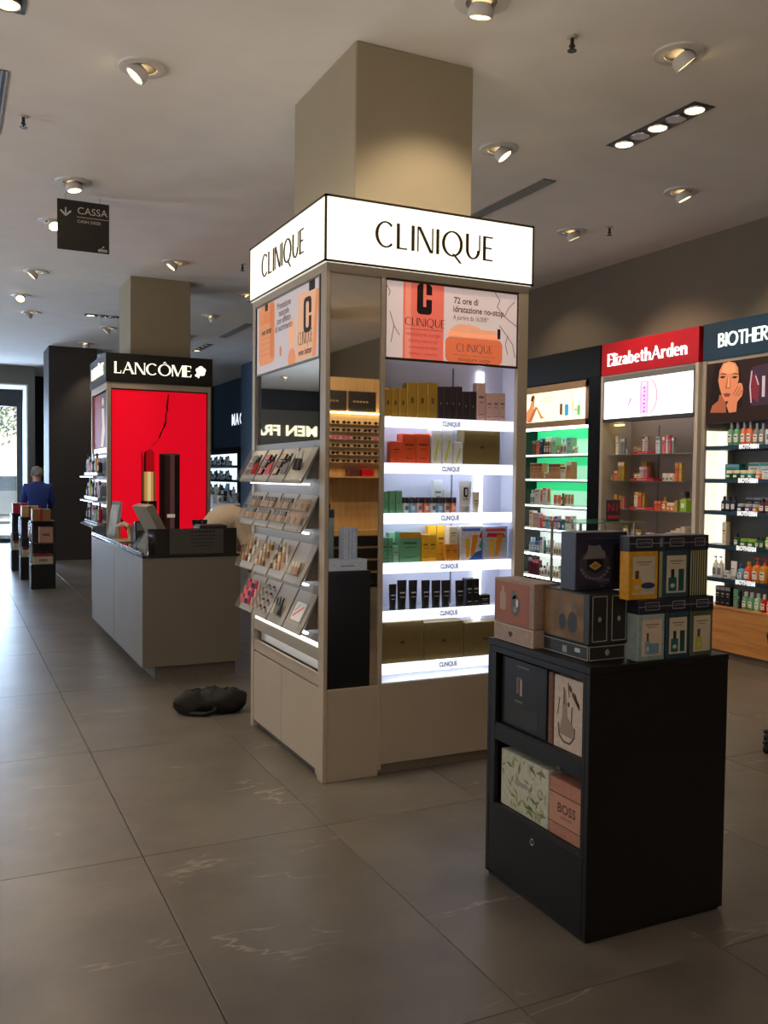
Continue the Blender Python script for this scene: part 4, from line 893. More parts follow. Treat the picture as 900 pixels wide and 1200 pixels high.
for a, b in ((.09, .44), (.57, .92)):
    for p, q in (((a, .07), (b, .07)), ((b, .07), (b, .95)), ((b, .95), (a, .95)), ((a, .95), (a, .07))): g.rib(f2, [(bx0+bw*p[0], bz1+(bz2-bz1)*p[1]), (bx0+bw*q[0], bz1+(bz2-bz1)*q[1])], .003, 0, .0008, sil)
    g.ell(f2, bx0+bw*(a+b)/2, bz1+(bz2-bz1)*.5, .007, .009, 0, .001, sil, 8)
mk('print', g, t)
# three boxed sets standing in a row, three more on them
NAVY = M((30, 32, 44), .35); yfr = 2.356
dz1 = PX(760, 703, 'Y', yfr).z
def boxed_set(xa, xb, z0, z1, body, panel, label, art, yf=yfr, dep=.10):
    t = gbox(xa+.001, xb-.001, yf, yf+dep, z0, z1, body, label, lid=(.24, NAVY))
    fr = FS(yf); g = G(); w = xb-xa; h = z1-z0; u = lambda a: xa+a*w; v = lambda a: z0+a*h; ln = M((150, 150, 158), .4, noise=0)
    for p, q in (((.25, .83), (.75, .83)), ((.75, .83), (.75, .95)), ((.75, .95), (.25, .95)), ((.25, .95), (.25, .83)), ((0.01, .885), (.25, .885)), ((.75, .885), (.99, .885))): g.rib(fr, [(u(p[0]), v(p[1])), (u(q[0]), v(q[1]))], .0022, 0, .0009, ln)
    text(g, fr, "L'OCCITANE", u(.5), v(.89), h*.06, .0009, ln, width=w*.40)
    if art == 'stripes':
        for k in range(8): g.rect(fr, u(.04+k*.12), u(.09+k*.12), v(.02), v(.75), 0, .0008, M((168, 164, 120), .5, noise=0))
    else:
        g.rect(fr, u(.14), u(.86), v(.08), v(.68), 0, .0008, panel); tx_ = M((110, 86, 76), .5, noise=0)
        g.rect(fr, u(.26), u(.76), v(.585), v(.60), 0, .0012, tx_).rect(fr, u(.34), u(.66), v(.545), v(.555), 0, .0012, tx_)
        for (a, b, c, col, kind) in art:
            m_ = M(col, .4, noise=0)
            if kind == 'b': g.rrect(fr, u(a-b), u(a+b), v(.11), v(c*.72), w*.04, 0, .0014, m_).rect(fr, u(a-b*.4), u(a+b*.4), v(c*.72), v(c), 0, .0014, M(tuple(int(x*.45) for x in col), .4, noise=0)).ell(fr, u(a), v(.11+(c*.72-.11)*.4), w*b*.55, h*.035, 0, .0018, M((190, 186, 172), .5, noise=0), 12)
            elif kind == 'r': g.rect(fr, u(a-b), u(a+b), v(.11), v(c), 0, .0014, m_)
            else: g.ell(fr, u(a), v(.17), w*b, h*.055, 0, .0014, M((170, 170, 172), .5, noise=0), 14).ell(fr, u(a), v(.22), w*b*.95, h*.05, 0, .0017, m_, 14)
    mk('print', g, t)
    return t
X_ = lambda px: PX(px, 735, 'Y', yfr).x
PAP = M((190, 178, 156), .6, noise=0)
boxed_set(X_(748), X_(780), TZ, dz1, M((136, 152, 152), .45), M((196, 178, 158), .6, noise=0), 'pale blue boxed set with navy lid and blue bottles standing on the black stand', [(.34, .09, .46, (110, 150, 168), 'b'), (.58, .17, .28, (96, 134, 160), 'r')], dep=.061)
boxed_set(X_(780.5), X_(808.5), TZ, dz1, M((36, 66, 80), .45), PAP, 'dark teal boxed set with two green bottles between pale blue and green sets', [(.36, .15, .46, (20, 86, 84), 'b'), (.68, .10, .46, (18, 74, 76), 'r')])
boxed_set(X_(809), X_(836), TZ, dz1, M((72, 82, 60), .45), PAP, 'olive green boxed set with a yellow bottle beside the dark teal set', [(.36, .14, .46, (176, 168, 60), 'b'), (.66, .12, .22, (176, 172, 150), 'r')])
ez1 = PX(790, 627.5, 'Y', yfr+.012).z
X2 = lambda px: PX(px, 660, 'Y', yfr+.012).x
boxed_set(X2(736.5), X2(772.5), dz1, ez1, M((196, 142, 34), .45), PAP, 'orange yellow boxed set with navy lid on top of the pale blue set', [(.28, .15, .46, (206, 152, 40), 'b'), (.64, .24, .2, (40, 46, 78), 'j')], yfr+.012, dep=.049)
boxed_set(X2(773), X2(776.8), dz1, ez1, M((36, 40, 50), .45), PAP, 'slim striped navy box side between the orange and the teal sets', 'stripes', yfr+.014)
boxed_set(X2(777), X2(808.3), dz1, ez1, M((36, 66, 80), .45), PAP, 'dark teal boxed set with navy lid on top of another teal set', [(.36, .15, .46, (20, 86, 84), 'b'), (.68, .10, .46, (18, 74, 76), 'r')], yfr+.012)
boxed_set(X2(808.6), X2(830.5), dz1, ez1, M((40, 46, 52), .45), PAP, 'navy boxed set with pale vertical stripes beside the upper teal set', 'stripes', yfr+.012)
# the navy box with a crest
cp = PX(673.7, 693, 'Z', bz2); cx1 = PX(734, 692, 'Y', cp.y).x; cz1 = PX(680, 624, 'Y', cp.y).z
cdep = .085
t = gbox(cp.x, cx1, cp.y, cp.y+cdep, bz2, cz1, M((40, 40, 58), .35), 'large navy gift box with a crest and yellow diamond, topmost on the black stand')
fr = FS(cp.y); w_ = cx1-cp.x; h_ = cz1-bz2; u = lambda a: cp.x+a*w_; v = lambda a: bz2+a*h_; g = G()
silv = M((112, 108, 112), .4, noise=0); nv = M((18, 20, 34), .4, noise=0)
g.rrect(fr, u(.72), u(.99), v(.10), v(.80), w_*.08, 0, .0008, M((20, 18, 24), .4, noise=0)).ell(fr, u(.36), v(.44), w_*.30, h_*.27, 0, .0006, M((58, 56, 76), .4, noise=0), 20)
g.poly(fr, [(u(.13), v(.54)), (u(.58), v(.54)), (u(.56), v(.66)), (u(.5), v(.70)), (u(.46), v(.78)), (u(.36), v(.76)), (u(.24), v(.78)), (u(.22), v(.66))], 0, .001, silv)
g.poly(fr, [(u(.22), v(.54)), (u(.53), v(.54)), (u(.53), v(.36)), (u(.375), v(.28)), (u(.22), v(.36))], 0, .0012, nv).poly(fr, [(u(.25), v(.42)), (u(.375), v(.50)), (u(.50), v(.42)), (u(.375), v(.345))], 0, .0016, M((190, 148, 66), .4, noise=0)).poly(fr, [(u(.30), v(.42)), (u(.375), v(.465)), (u(.45), v(.42)), (u(.375), v(.38))], 0, .002, M((150, 110, 44), .4, noise=0))
for k in range(10): a = R(200+k*16); g.ell(fr, u(.375)+w_*.27*math.cos(a), v(.44)+h_*.24*math.sin(a), w_*.035, h_*.025, 0, .0011, silv, 8)
text(g, fr, "L'OCCITANE", u(.52), v(.17), h_*.07, .001, M((150, 146, 150), .4, noise=0), width=w_*.26); text(g, fr, 'EN PROVENCE', u(.54), v(.12), h_*.045, .001, silv, width=w_*.2); g.rect(fr, u(.47), u(.56), v(.065), v(.08), 0, .001, silv)
for q in (.44, .62): g.ell(fr, u(.88), v(q-.34+.1), w_*.03, h_*.012, 0, .001, silv, 8)
g.ell(fr, u(.88), v(.53), w_*.03, h_*.02, 0, .001, M((150, 140, 130), .4, noise=0), 8).ell(fr, u(.955), v(.42), w_*.018, h_*.05, 0, .0012, M((170, 165, 160), .4, noise=0), 10).rect(fr, u(.12), u(.8), v(.885), v(.895), 0, .001, M((72, 70, 84), .4, noise=0))
mk('print', g, t)
# boxes along the back of the stand, seen in the tower's mirror
t = gbox(2.20, 2.49, 2.85, 2.955, TZ, TZ+.075, M((196, 200, 210), .4), 'flat white box at the back of the black stand, seen in the tower mirror'); mk('print', G().rect(FN(2.955), -2.40, -2.30, TZ+.03, TZ+.036, 0, .001, silv), t)
t = gbox(2.325, 2.42, 2.86, 2.95, TZ+.075, TZ+.285, M((186, 196, 212), .4), 'tall white box standing on the flat white box, seen in the tower mirror')
g = G()
for k in range(3): g.rect(FN(2.95), -2.41+.025*k, -2.408+.025*k, TZ+.08, TZ+.28, 0, .001, silv)
mk('print', g, t)
t = gbox(2.10, 2.185, 2.85, 2.955, TZ, TZ+.13, M((180, 50, 56), .4), 'red box at the back of the black stand beside the flat white box', lid=(.5, M((206, 110, 110), .4)))
t = gbox(2.185, 2.305, 2.72, 2.83, TZ, TZ+.40, M((120, 140, 136), .3), 'tall grey green box with navy lid at the back of the black stand', lid=(.14, NAVY))

# ================================================================== WALL CABINETS
GX = 6.06
def row(x, z, ys, items, where, gap=.006, dx=0.):
    """stand things side by side along -Y from ys, fronts toward -X at x"""
    y = ys
    for it in items:
        if it[0] == 'gap': y -= it[1]; continue
        kind, col, cap, w_, h_, n_ = it[:6]; mark = it[6] if len(it) > 6 else ''; adj = it[7] if len(it) > 7 else ''
        d_ = min(w_, .08) if kind == 'carton' else w_
        if kind == 'tube': d_ = w_*.6
        for k in range(n_):
            product(kind, col, (x+d_/2+dx, y-w_/2, z), w_-.003, d_, h_, where, cap, mark, rotz=-math.pi/2, adj=adj); y -= w_+gap*.3
        y -= gap
    return y
def cabinet(name, ya, yb, label, post_m, head_m, back_m, z_top=2.935, z_head=2.612, base_z=.45, base_m=None, xb=6.44):
    t = thing(name, (GX+.2, (ya+yb)/2, 0), label, 'cabinet')
    mk('header_sign', G().cbox(GX, GX+.2, ya+.004, yb-.004, z_head, z_top, head_m, .002), t)
    mk('back_panel', G().box(xb, xb+.02, ya, yb, 0, z_head, back_m), t)
    mk('side_panel', G().cbox(GX+.002, xb, ya, ya+.045, 0, z_head, post_m, .002), t); mk('side_panel', G().cbox(GX+.002, xb, yb-.045, yb, 0, z_head, post_m, .002), t)
    mk('roof_panel', G().box(GX+.01, xb, ya+.045, yb-.045, z_head-.03, z_head, post_m), t)
    b = mk('base_unit', G().cbox(GX, xb, ya+.045, yb-.045, .07, base_z, base_m or post_m, .003), t)
    mk('plinth', G().box(GX+.03, xb, ya+.045, yb-.045, 0, .07, M((120, 104, 86), .6)), t)
    return t
# ---- red header cabinet
ya, yb = 6.09, 7.435
RED = M((190, 22, 36), .35, noise=.01)
PANELM = M((176, 160, 142), .5, noise=.01)
ea = cabinet('wall_cabinet', ya, yb, 'wall cabinet with red Elizabeth Arden header and glass shelves', M((190, 180, 166), .5, noise=.01), RED, M((150, 132, 118), .5, noise=.01), base_z=.72)
g = G(); logo(g, FW(GX), 'ElizabethArden', -6.775, 2.70, 1.10, .125, 0, .012, E_((250, 250, 250), 1.1), T=.14, t=.05, sl=.02, gap=.085); mk('lettering', g, ea)
fr = FW(GX+.006); u0, u1, v0, v1 = -7.385, -6.15, 2.165, 2.545; W = u1-u0; H = v1-v0
lb = mk('lightbox', G().cbox(GX+.006, GX+.09, 6.15, 7.385, v0, v1, E_((255, 255, 255), 1.35), .002), ea)
mk('lightbox_frame', G().box(GX, GX+.09, 6.128, 6.15, v0-.03, v1+.03, GREYM).box(GX, GX+.09, 7.385, 7.395, v0-.03, v1+.03, GREYM).box(GX, GX+.09, 6.128, 7.395, v0-.035, v0, M((60, 58, 56), .4)).box(GX, GX+.09, 6.128, 7.395, v1, v1+.05, GREYM), lb)
g = G(); pu = E_((176, 120, 200), .9); pl = E_((214, 170, 220), 1.); gr = E_((190, 180, 178), .9)
g.rect(fr, U(.43), U(.53), V(.06), V(.92), 0, .001, pl).rect(fr, U(.455), U(.505), V(.06), V(.88), 0, .0014, E_((230, 210, 238), 1.))
for k in range(7): g.rect(fr, U(.465+.01*(k % 2)), U(.495), V(.1+.1*k), V(.16+.1*k), 0, .0018, pu)
arc = [(U(.5)+.15*math.cos(R(a)), V(.5)+.18*math.sin(R(a))) for a in range(-70, 80, 10)]; g.rib(fr, arc, .018, 0, .0012, E_((214, 160, 196), .9))
arc = [(U(.5)+.24*math.cos(R(a)), V(.5)+.22*math.sin(R(a))) for a in range(20, 60, 10)]; g.rib(fr, arc, .006, 0, .0012, gr)
arc = [(U(.47)-.22*math.cos(R(a)), V(.5)+.2*math.sin(R(a))) for a in range(10, 70, 10)]; g.rib(fr, arc, .006, 0, .0012, gr)
g.poly(fr, [(U(.29), V(.3)), (U(.315), V(.5)), (U(.34), V(.5)), (U(.30), V(.28))], 0, .001, pu).rib(fr, [(U(.35), V(.56)), (U(.39), V(.66))], .012, 0, .001, pu)
for k, (a, b, c) in enumerate(((.06, .2, .74), (.1, .17, .52), (.09, .19, .42), (.05, .18, .3), (.80, .88, .5), (.80, .94, .38))): g.rect(fr, U(a), U(b), V(c), V(c+.035), 0, .001, E_((198, 186, 220), 1.) if k < 4 else E_((214, 216, 226), 1.))
g.rect(fr, U(.13), U(.145), V(.82), V(.92), 0, .001, E_((230, 170, 190), 1.)); mk('poster_print', g, lb)
EAZ = [1.805, 1.541, 1.257, .985]
GL2 = M((176, 200, 190), .05, noise=0, alpha=.35, spec=.8)
for z in EAZ[:3]: mk('glass_shelf', G().box(GX+.07, 6.44, ya+.045, yb-.045, z-.008, z, GL2), ea)
mk('lower_shelf', G().box(GX+.03, 6.44, ya+.045, yb-.045, .96, .985, M((190, 180, 166), .5)), ea)
for yy in (6.35, 6.98): mk('rail', G().box(6.432, 6.44, yy-.006, yy+.006, 1.0, 2.1, GREYM), ea)
mk('spot_bar', G().box(GX+.10, GX+.14, 7.22, 7.33, 2.10, 2.115, E_((255, 214, 120), 5.)), ea)
wr_ = ['on the top glass shelf under the red header', 'on the middle glass shelf under the red header', 'on the lower glass shelf under the red header', 'on the lowest shelf under the red header']
def eay(u): return PX(690+u*140/900, 540, 'X', GX+.1).y
def red_tray(z, u0_, u1_, lvl):
    y1_, y0_ = eay(u0_), eay(u1_); t = thing('riser_tray', (GX+.15, (y0_+y1_)/2, z), 'low red riser tray lettered in white '+wr_[lvl], 'tray')
    mk('body', G().cbox(GX+.085, GX+.25, y0_, y1_, z, z+.028, RED, .003), t); mk('lettering', text(G(), FW(GX+.085), 'ElizabethArden', -(y0_+y1_)/2, z+.014, .022, .001, M((235, 225, 222), .5, noise=0)), t)
for lvl, spans in enumerate(((325, 500), (322, 500), (316, 500))): red_tray(EAZ[lvl], *spans, lvl)
x_ = GX+.09
row(x_, EAZ[0], eay(205), [('carton', 'cream', 'white', .045, .19, 1, '', 'tall'), ('gap', .02), ('carton', 'grey', 'white', .03, .165, 2, '', 'slim'), ('jar', 'silver', 'grey', .035, .05, 1)], wr_[0])
row(x_+.01, EAZ[0]+.028, eay(330), [('bottle', 'silver', 'gold', .026, .06, 2, '', 'mini'), ('bottle', 'amber', 'gold', .026, .065, 2, '', 'mini'), ('gap', .01), ('carton', 'white', 'red', .034, .15, 1), ('carton', 'pink', 'white', .034, .145, 1)], wr_[0])
row(x_, EAZ[0], eay(505), [('carton', 'clear', 'grey', .06, .16, 1, '', 'wide'), ('gap', .02), ('carton', 'rose', 'white', .038, .16, 1), ('carton', 'white', 'rose', .03, .17, 1), ('carton', 'rose', 'red', .03, .17, 1), ('gap', .004), ('carton', 'grey', 'white', .032, .15, 1)], wr_[0])
row(x_, EAZ[1], eay(170), [('jar', 'gold', 'gold', .035, .06, 1), ('gap', .01), ('carton', 'coral', 'white', .055, .1, 1), ('carton', 'gold', 'cream', .045, .19, 2, '', 'tall')], wr_[1])
row(x_+.01, EAZ[1]+.028, eay(330), [('jar', 'cream', 'gold', .045, .05, 2), ('carton', 'pink', 'white', .034, .11, 2), ('carton', 'rose', 'pink', .034, .11, 1)], wr_[1])
row(x_+.17, EAZ[1], eay(300), [('carton', 'gold', 'gold', .08, .19, 1, '', 'wide')], wr_[1])
row(x_, EAZ[1], eay(553), [('jar', 'cream', 'cream', .05, .075, 3), ('gap', .02), ('carton', 'orange', 'gold', .04, .17, 1), ('carton', 'gold', 'gold', .04, .17, 1)], wr_[1])
row(x_, EAZ[2], eay(200), [('carton', 'tan', 'gold', .05, .14, 1), ('gap', .02), ('carton', 'gold', 'amber', .04, .13, 1), ('carton', 'rose', 'grey', .03, .12, 1)], wr_[2])
row(x_+.01, EAZ[2]+.028, eay(345), [('carton', 'cream', 'gold', .05, .14, 1), ('carton', 'orange', 'amber', .05, .14, 1), ('carton', 'gold', 'bronze', .04, .13, 1)], wr_[2])
row(x_, EAZ[2], eay(505), [('carton', 'orange', 'coral', .045, .09, 2), ('bottle', 'amber', 'gold', .05, .13, 1), ('jar', 'coral', 'cream', .05, .08, 2), ('carton', 'gold', 'gold', .04, .1, 1), ('gap', .02), ('perfume_bottle', 'lime', 'plum', .085, .19, 1)], wr_[2])
row(x_, EAZ[3], eay(270), [('bottle', 'cream', 'gold', .03, .1, 2), ('gap', .04), ('jar', 'cream', 'gold', .06, .07, 2), ('gap', .1), ('carton', 'pink', 'white', .06, .05, 1)], wr_[3])
t = thing('stepped_riser', (GX+.2, 6.35, EAZ[3]), 'small cream stepped riser on the lowest shelf under the red header', 'riser')
for k in range(5): mk('step', G().cbox(GX+.09, GX+.25, eay(555+38*(k+1)), eay(555+38*k)-.004, EAZ[3], EAZ[3]+.045+.022*k, M((206, 190, 170), .5), .003), t)
# ---- black header cabinet with green-lit shelves
ya, yb = 7.445, 9.0
gc = cabinet('wall_cabinet', ya, yb, 'black framed wall cabinet with green glowing shelves and a picture of a seated figure', M((20, 20, 22), .25, noise=.02), M((16, 16, 18), .12, noise=0), M((190, 210, 200), .5, noise=.01), base_z=.36)
for (yy, zz) in ((7.85, 2.86), (8.05, 2.83)): pass
mk('front_pilaster', G().cbox(GX-.002, GX+.16, ya+.002, 7.625, 0, 2.612, M((18, 18, 20), .2, noise=0), .003), gc)
v0, v1 = 2.195, 2.525
lb = mk('lightbox', G().box(GX+.01, GX+.06, 7.68, 8.92, v0, v1, E_((255, 248, 226), 1.2)), gc)
TANW = M((190, 158, 124), .5)
mk('lightbox_frame', G().box(GX, GX+.06, 7.63, 7.68, 2.13, 2.60, TANW).box(GX, GX+.06, 8.92, 8.955, 2.13, 2.60, TANW).box(GX, GX+.06, 7.63, 8.955, v1, 2.60, TANW).box(GX, GX+.06, 7.63, 8.955, 2.13, v0, TANW), lb)
fr = FW(GX+.01); g = G(); u0, u1 = -8.75, -7.68; W = u1-u0; H = v1-v0
sk = E_((226, 150, 96), 1.); sk2 = E_((196, 112, 66), 1.)
g.ell(fr, U(.105), V(.83), .035, .045, 0, .0012, sk).poly(fr, [(U(.07), V(.92)), (U(.13), V(.93)), (U(.10), V(.72)), (U(.06), V(.76))], 0, .0015, E_((92, 54, 34), .8))
g.poly(fr, [(U(.07), V(.72)), (U(.13), V(.74)), (U(.12), V(.5)), (U(.10), V(.2)), (U(.0), V(.02)), (U(-.04), V(.3)), (U(.04), V(.55))], 0, .0010, sk)
g.poly(fr, [(U(.0), V(.02)), (U(.08), V(.02)), (U(.18), V(.5)), (U(.15), V(.56))], 0, .0014, sk2).poly(fr, [(U(.15), V(.56)), (U(.19), V(.50)), (U(.27), V(.2)), (U(.33), V(.12)), (U(.24), V(.11))], 0, .0012, sk)
for a, b, c, d_, col in ((.575, .62, .18, .56, (120, 86, 50)), (.66, .72, .14, .52, (70, 160, 206)), (.77, .80, .3, .7, (206, 224, 170)), (.86, .91, .12, .46, (126, 196, 110)), (.67, .69, .56, .84, (222, 226, 186)), (.75, .775, .72, .96, (214, 224, 176)), (.62, .64, .72, .86, (190, 214, 150))): g.rrect(fr, U(a), U(b), V(c), V(d_), .012, 0, .001, E_(col, 1.))
for k in range(2): g.rect(fr, U(.26), U(.48), V(.80-.13*k), V(.86-.13*k), 0, .0008, E_((236, 230, 176), 1.))
g.poly(fr, [(U(.79), V(.3)), (U(.85), V(.36)), (U(.86), V(.28))], 0, .0009, E_((232, 150, 110), 1.)); mk('poster_print', g, lb)
GZ = [1.827, 1.55, 1.253, .986, .699, .441]
GREENL = E_((60, 214, 140), .8); WHITEL = E_((236, 246, 240), .85); PALEG = E_((176, 224, 200), .8)
for k, z in enumerate(GZ):
    top = (GZ[k-1]-.03) if k else 2.12
    s = mk('shelf', G().box(GX+.03, 6.43, 7.63, 8.95, z-.02, z, M((230, 234, 230), .3)), gc)
    mk('shelf_light', G().box(GX+.024, GX+.03, 7.64, 8.95, z-.022, z-.004, E_((240, 255, 248), 2.4)), s)
    mk('under_fill_light', G().box(GX+.031, GX+.045, 7.66, 8.93, z-.028, z-.0205, E_((244, 255, 250), 9.)), s)  # added glow bar, brightens the product fronts below the shelf
    if k < 4: mk('shelf_edge', G().box(GX+.022, GX+.03, 7.63, 8.95, z-.036, z-.022, M((70, 80, 76), .4)), s)
    zm = z+(top-z)*.62
    mk('lit_back', G().box(6.425, 6.432, 7.64, 8.95, z, zm, PALEG if k < 3 else WHITEL), s)
    if k < 3: mk('green_light_band', G().box(6.36, 6.432, 7.64, 8.95, zm, top, GREENL), s)
    else: mk('lit_back', G().box(6.425, 6.432, 7.64, 8.95, zm, top, WHITEL), s)
mk('lit_cornice', G().box(GX+.02, GX+.05, 7.66, 8.95, 2.10, 2.125, E_((240, 255, 248), 7.)), gc)
wg = ['on the top shelf of the green-lit cabinet', 'on the second shelf of the green-lit cabinet', 'on the third shelf of the green-lit cabinet', 'on the fourth shelf of the green-lit cabinet', 'on the fifth shelf of the green-lit cabinet', 'on the lowest shelf of the green-lit cabinet']
x_ = GX+.05; ys = 8.74
row(x_, GZ[0], ys-.04, [('carton', 'brown', 'green', .07, .16, 1), ('carton', 'coral', 'green', .055, .17, 1), ('carton', 'navy', 'sky', .06, .18, 1), ('gap', .01), ('bottle', 'brown', 'white', .045, .2, 2), ('bottle', 'amber', 'white', .045, .2, 1), ('carton', 'mint', 'white', .08, .19, 1), ('jar', 'tan', 'lime', .07, .1, 1), ('bottle', 'clear', 'silver', .05, .17, 2), ('carton', 'mint', 'sky', .08, .18, 1), ('jar', 'cream', 'white', .06, .08, 1)], wg[0])
row(x_, GZ[1], ys, [('carton', 'tan', 'brown', .08, .18, 3), ('jar', 'tan', 'cream', .06, .08, 1), ('gap', .04), ('carton', 'tan', 'brown', .07, .17, 3), ('carton', 'cream', 'forest', .09, .14, 1), ('gap', .01), ('carton', 'tan', 'white', .09, .19, 1)], wg[1])
row(x_, GZ[2], ys, [('bottle', 'white', 'silver', .05, .17, 2), ('carton', 'white', 'tan', .08, .18, 1), ('tube', 'coral', 'white', .05, .17, 1), ('carton', 'white', 'coral', .07, .2, 1), ('tube', 'amber', 'white', .05, .18, 1), ('gap', .05), ('tube', 'coral', 'white', .07, .12, 2), ('bottle', 'brown', 'black', .045, .14, 1), ('tube', 'tan', 'white', .055, .13, 3)], wg[2])
row(x_, GZ[3], ys, [('carton', 'cream', 'amber', .07, .19, 1), ('carton', 'pink', 'lilac', .06, .17, 2), ('carton', 'rose', 'white', .05, .15, 1), ('pump_bottle', 'amber', 'white', .055, .15, 1), ('carton', 'sky', 'white', .05, .14, 1), ('tube', 'coral', 'white', .05, .14, 2), ('carton', 'lilac', 'blue', .05, .15, 1), ('bottle', 'blue', 'white', .045, .16, 1), ('jar', 'teal', 'teal', .07, .12, 1), ('carton', 'white', 'rose', .1, .16, 1), ('bottle', 'white', 'silver', .05, .16, 1)], wg[3])
row(x_, GZ[4], ys, [('bottle', 'sky', 'white', .05, .17, 2), ('bottle', 'blue', 'navy', .05, .18, 2), ('carton', 'white', 'blue', .05, .19, 1), ('tube', 'teal', 'navy', .05, .15, 1), ('bottle', 'white', 'silver', .045, .16, 3), ('bottle', 'cream', 'white', .045, .14, 4), ('tube', 'white', 'sky', .05, .15, 3)], wg[4])
row(x_, GZ[5], ys, [('carton', 'maroon', 'silver', .08, .19, 1), ('carton', 'maroon', 'rose', .055, .17, 2), ('bottle', 'white', 'maroon', .05, .12, 2), ('bottle', 'white', 'silver', .05, .16, 1), ('bottle', 'cream', 'silver', .05, .13, 4), ('carton', 'white', 'grey', .06, .15, 3)], wg[5])
# ---- navy header cabinet
ya, yb = 4.70, 6.045
NAVYB = M((16, 46, 68), .4, noise=.02)
WOODM = wood_mat((176, 118, 62), (206, 148, 88), .4, axis=1)
bc = cabinet('wall_cabinet', ya, yb, 'wall cabinet with navy Biotherm header, navy shelves and wooden base', M((150, 138, 124), .5, noise=.01), NAVYB, M((92, 92, 98), .5, noise=.02), base_z=.452, base_m=WOODM)
g = G(); logo(g, FW(GX), 'BIOTHERM', -5.54, 2.713, .64, .118, 0, .01, E_((244, 255, 246), 1.1), T=.13, t=.12, gap=.07); mk('lettering', g, bc)
mk('base_top', G().cbox(GX-.006, 6.44, ya+.045, yb-.045, .440, .458, WOODM, .002), bc)
u0, u1, v0, v1 = -6.0, -4.745, 2.055, 2.59; W = u1-u0; H = v1-v0; fr = FW(GX+.012)
ps = mk('poster', G().box(GX+.012, GX+.05, 4.745, 6.0, v0, v1, E_((44, 28, 24), .35)), bc)
Y2 = lambda px: (-PX(px, 470, 'X', GX).y); Zp = lambda py: PX(860, py, 'X', GX).z
s_ = 80/686
pu_ = lambda a: -PX(820+a*s_, 460, 'X', GX+.012).y
def pv_(a, b): return PX(820+a*s_, 360+b*s_, 'X', GX+.012).z
def pp(pts): return [(pu_(a), pv_(a, b)) for a, b in pts]
skn = E_((206, 128, 92), .42); skd = E_((164, 92, 64), .42); skl = E_((226, 152, 112), .42); hair = E_((30, 18, 16), .4); lip = E_((150, 70, 58), .42); eye = E_((48, 34, 32), .4)
g = G()
g.poly(fr, pp([(150, 560), (240, 520), (380, 540), (410, 700), (430, 1000), (300, 1060), (100, 1060), (110, 800)]), 0, .0006, hair)
g.poly(fr, pp([(110, 1060), (130, 990), (190, 940), (200, 880), (260, 900), (270, 1060)]), 0, .0010, skd)
g.poly(fr, pp([(230, 565), (290, 545), (350, 560), (380, 610), (390, 720), (372, 800), (330, 890), (290, 945), (255, 945), (225, 890), (200, 810), (185, 740), (195, 640)]), 0, .0014, skn)
g.poly(fr, pp([(232, 580), (290, 560), (345, 580), (360, 650), (290, 670), (220, 660)]), 0, .0018, skl)
for cx in (226, 348): g.poly(fr, pp([(cx-32, 706), (cx, 690), (cx+34, 700), (cx+4, 718)]), 0, .0022, eye); g.poly(fr, pp([(cx-36, 680), (cx+2, 662), (cx+38, 672), (cx+36, 680), (cx, 672)]), 0, .0022, hair)
g.poly(fr, pp([(278, 700), (296, 700), (312, 800), (300, 822), (262, 818), (258, 800)]), 0, .0020, skd).poly(fr, pp([(284, 700), (294, 700), (302, 806), (276, 806)]), 0, .0023, skl)
g.poly(fr, pp([(238, 872), (270, 862), (312, 868), (300, 900), (256, 902)]), 0, .0022, lip).poly(fr, pp([(240, 880), (310, 876), (308, 880), (242, 884)]), 0, .0025, eye)
g.poly(fr, pp([(300, 1060), (272, 985), (300, 930), (320, 850), (352, 790), (400, 758), (424, 770), (436, 830), (426, 890), (380, 950), (372, 1050)]), 0, .0026, skn)
for a in ((340, 880, 384, 792), (362, 892, 412, 800), (386, 896, 430, 830)): g.rib(fr, pp([(a[0], a[1]), (a[2], a[3])]), .010, 0, .0030, skd)
jr = E_((120, 40, 52), .45); jl = E_((196, 176, 186), .5); jd = E_((60, 44, 60), .4)
g.poly(fr, pp([(500, 640), (530, 600), (690, 560), (690, 980), (520, 990), (495, 860)]), 0, .0010, jd).poly(fr, pp([(525, 690), (560, 660), (600, 780), (590, 960), (510, 900)]), 0, .0014, jr).rib(fr, pp([(520, 640), (505, 800), (520, 960)]), .012, 0, .0018, jl).rib(fr, pp([(640, 690), (640, 900)]), .03, 0, .0018, jl).rib(fr, pp([(560, 690), (590, 780)]), .01, 0, .002, jl)
g.rect(fr, -5.18, -4.80, v0+.1, v1-.1, 0, .001, jr).rect(fr, -5.05, -4.93, v0+.14, v1-.14, 0, .0016, jl); mk('poster_print', g, ps)
NZ = [1.856, 1.567, 1.287, .990, .698]
for z in NZ:
    s = mk('shelf', G().cbox(GX+.02, 6.44, ya+.045, yb-.045, z-.035, z, NAVYB, .002), bc)
    mk('shelf_lettering', text(G(), FW(GX+.02), 'BIOTHERM', -5.52, z-.014, .05, .0012, E_((240, 245, 250), .8), .003, width=.21), s)
LC = E_((255, 250, 228), 1.25)
zz = [2.03]+NZ+[.458]
for a, b in zip(zz, zz[1:]): mk('light_column', G().box(GX+.20, GX+.23, PX(848, 600, 'X', GX+.20).y, yb-.046, b+.002 if b != .458 else .46, a-.037, LC).box(GX+.026, GX+.20, yb-.058, yb-.046, b+.002 if b != .458 else .46, a-.037, LC), bc)
wb_ = ['on the top navy shelf of the navy header cabinet', 'on the second navy shelf of the navy header cabinet', 'on the third navy shelf of the navy header cabinet', 'on the fourth navy shelf of the navy header cabinet', 'on the fifth navy shelf of the navy header cabinet', 'on the wooden base of the navy header cabinet']
x_ = GX+.03; by = lambda u: PX(800+u*.2667, 600, 'X', x_).y
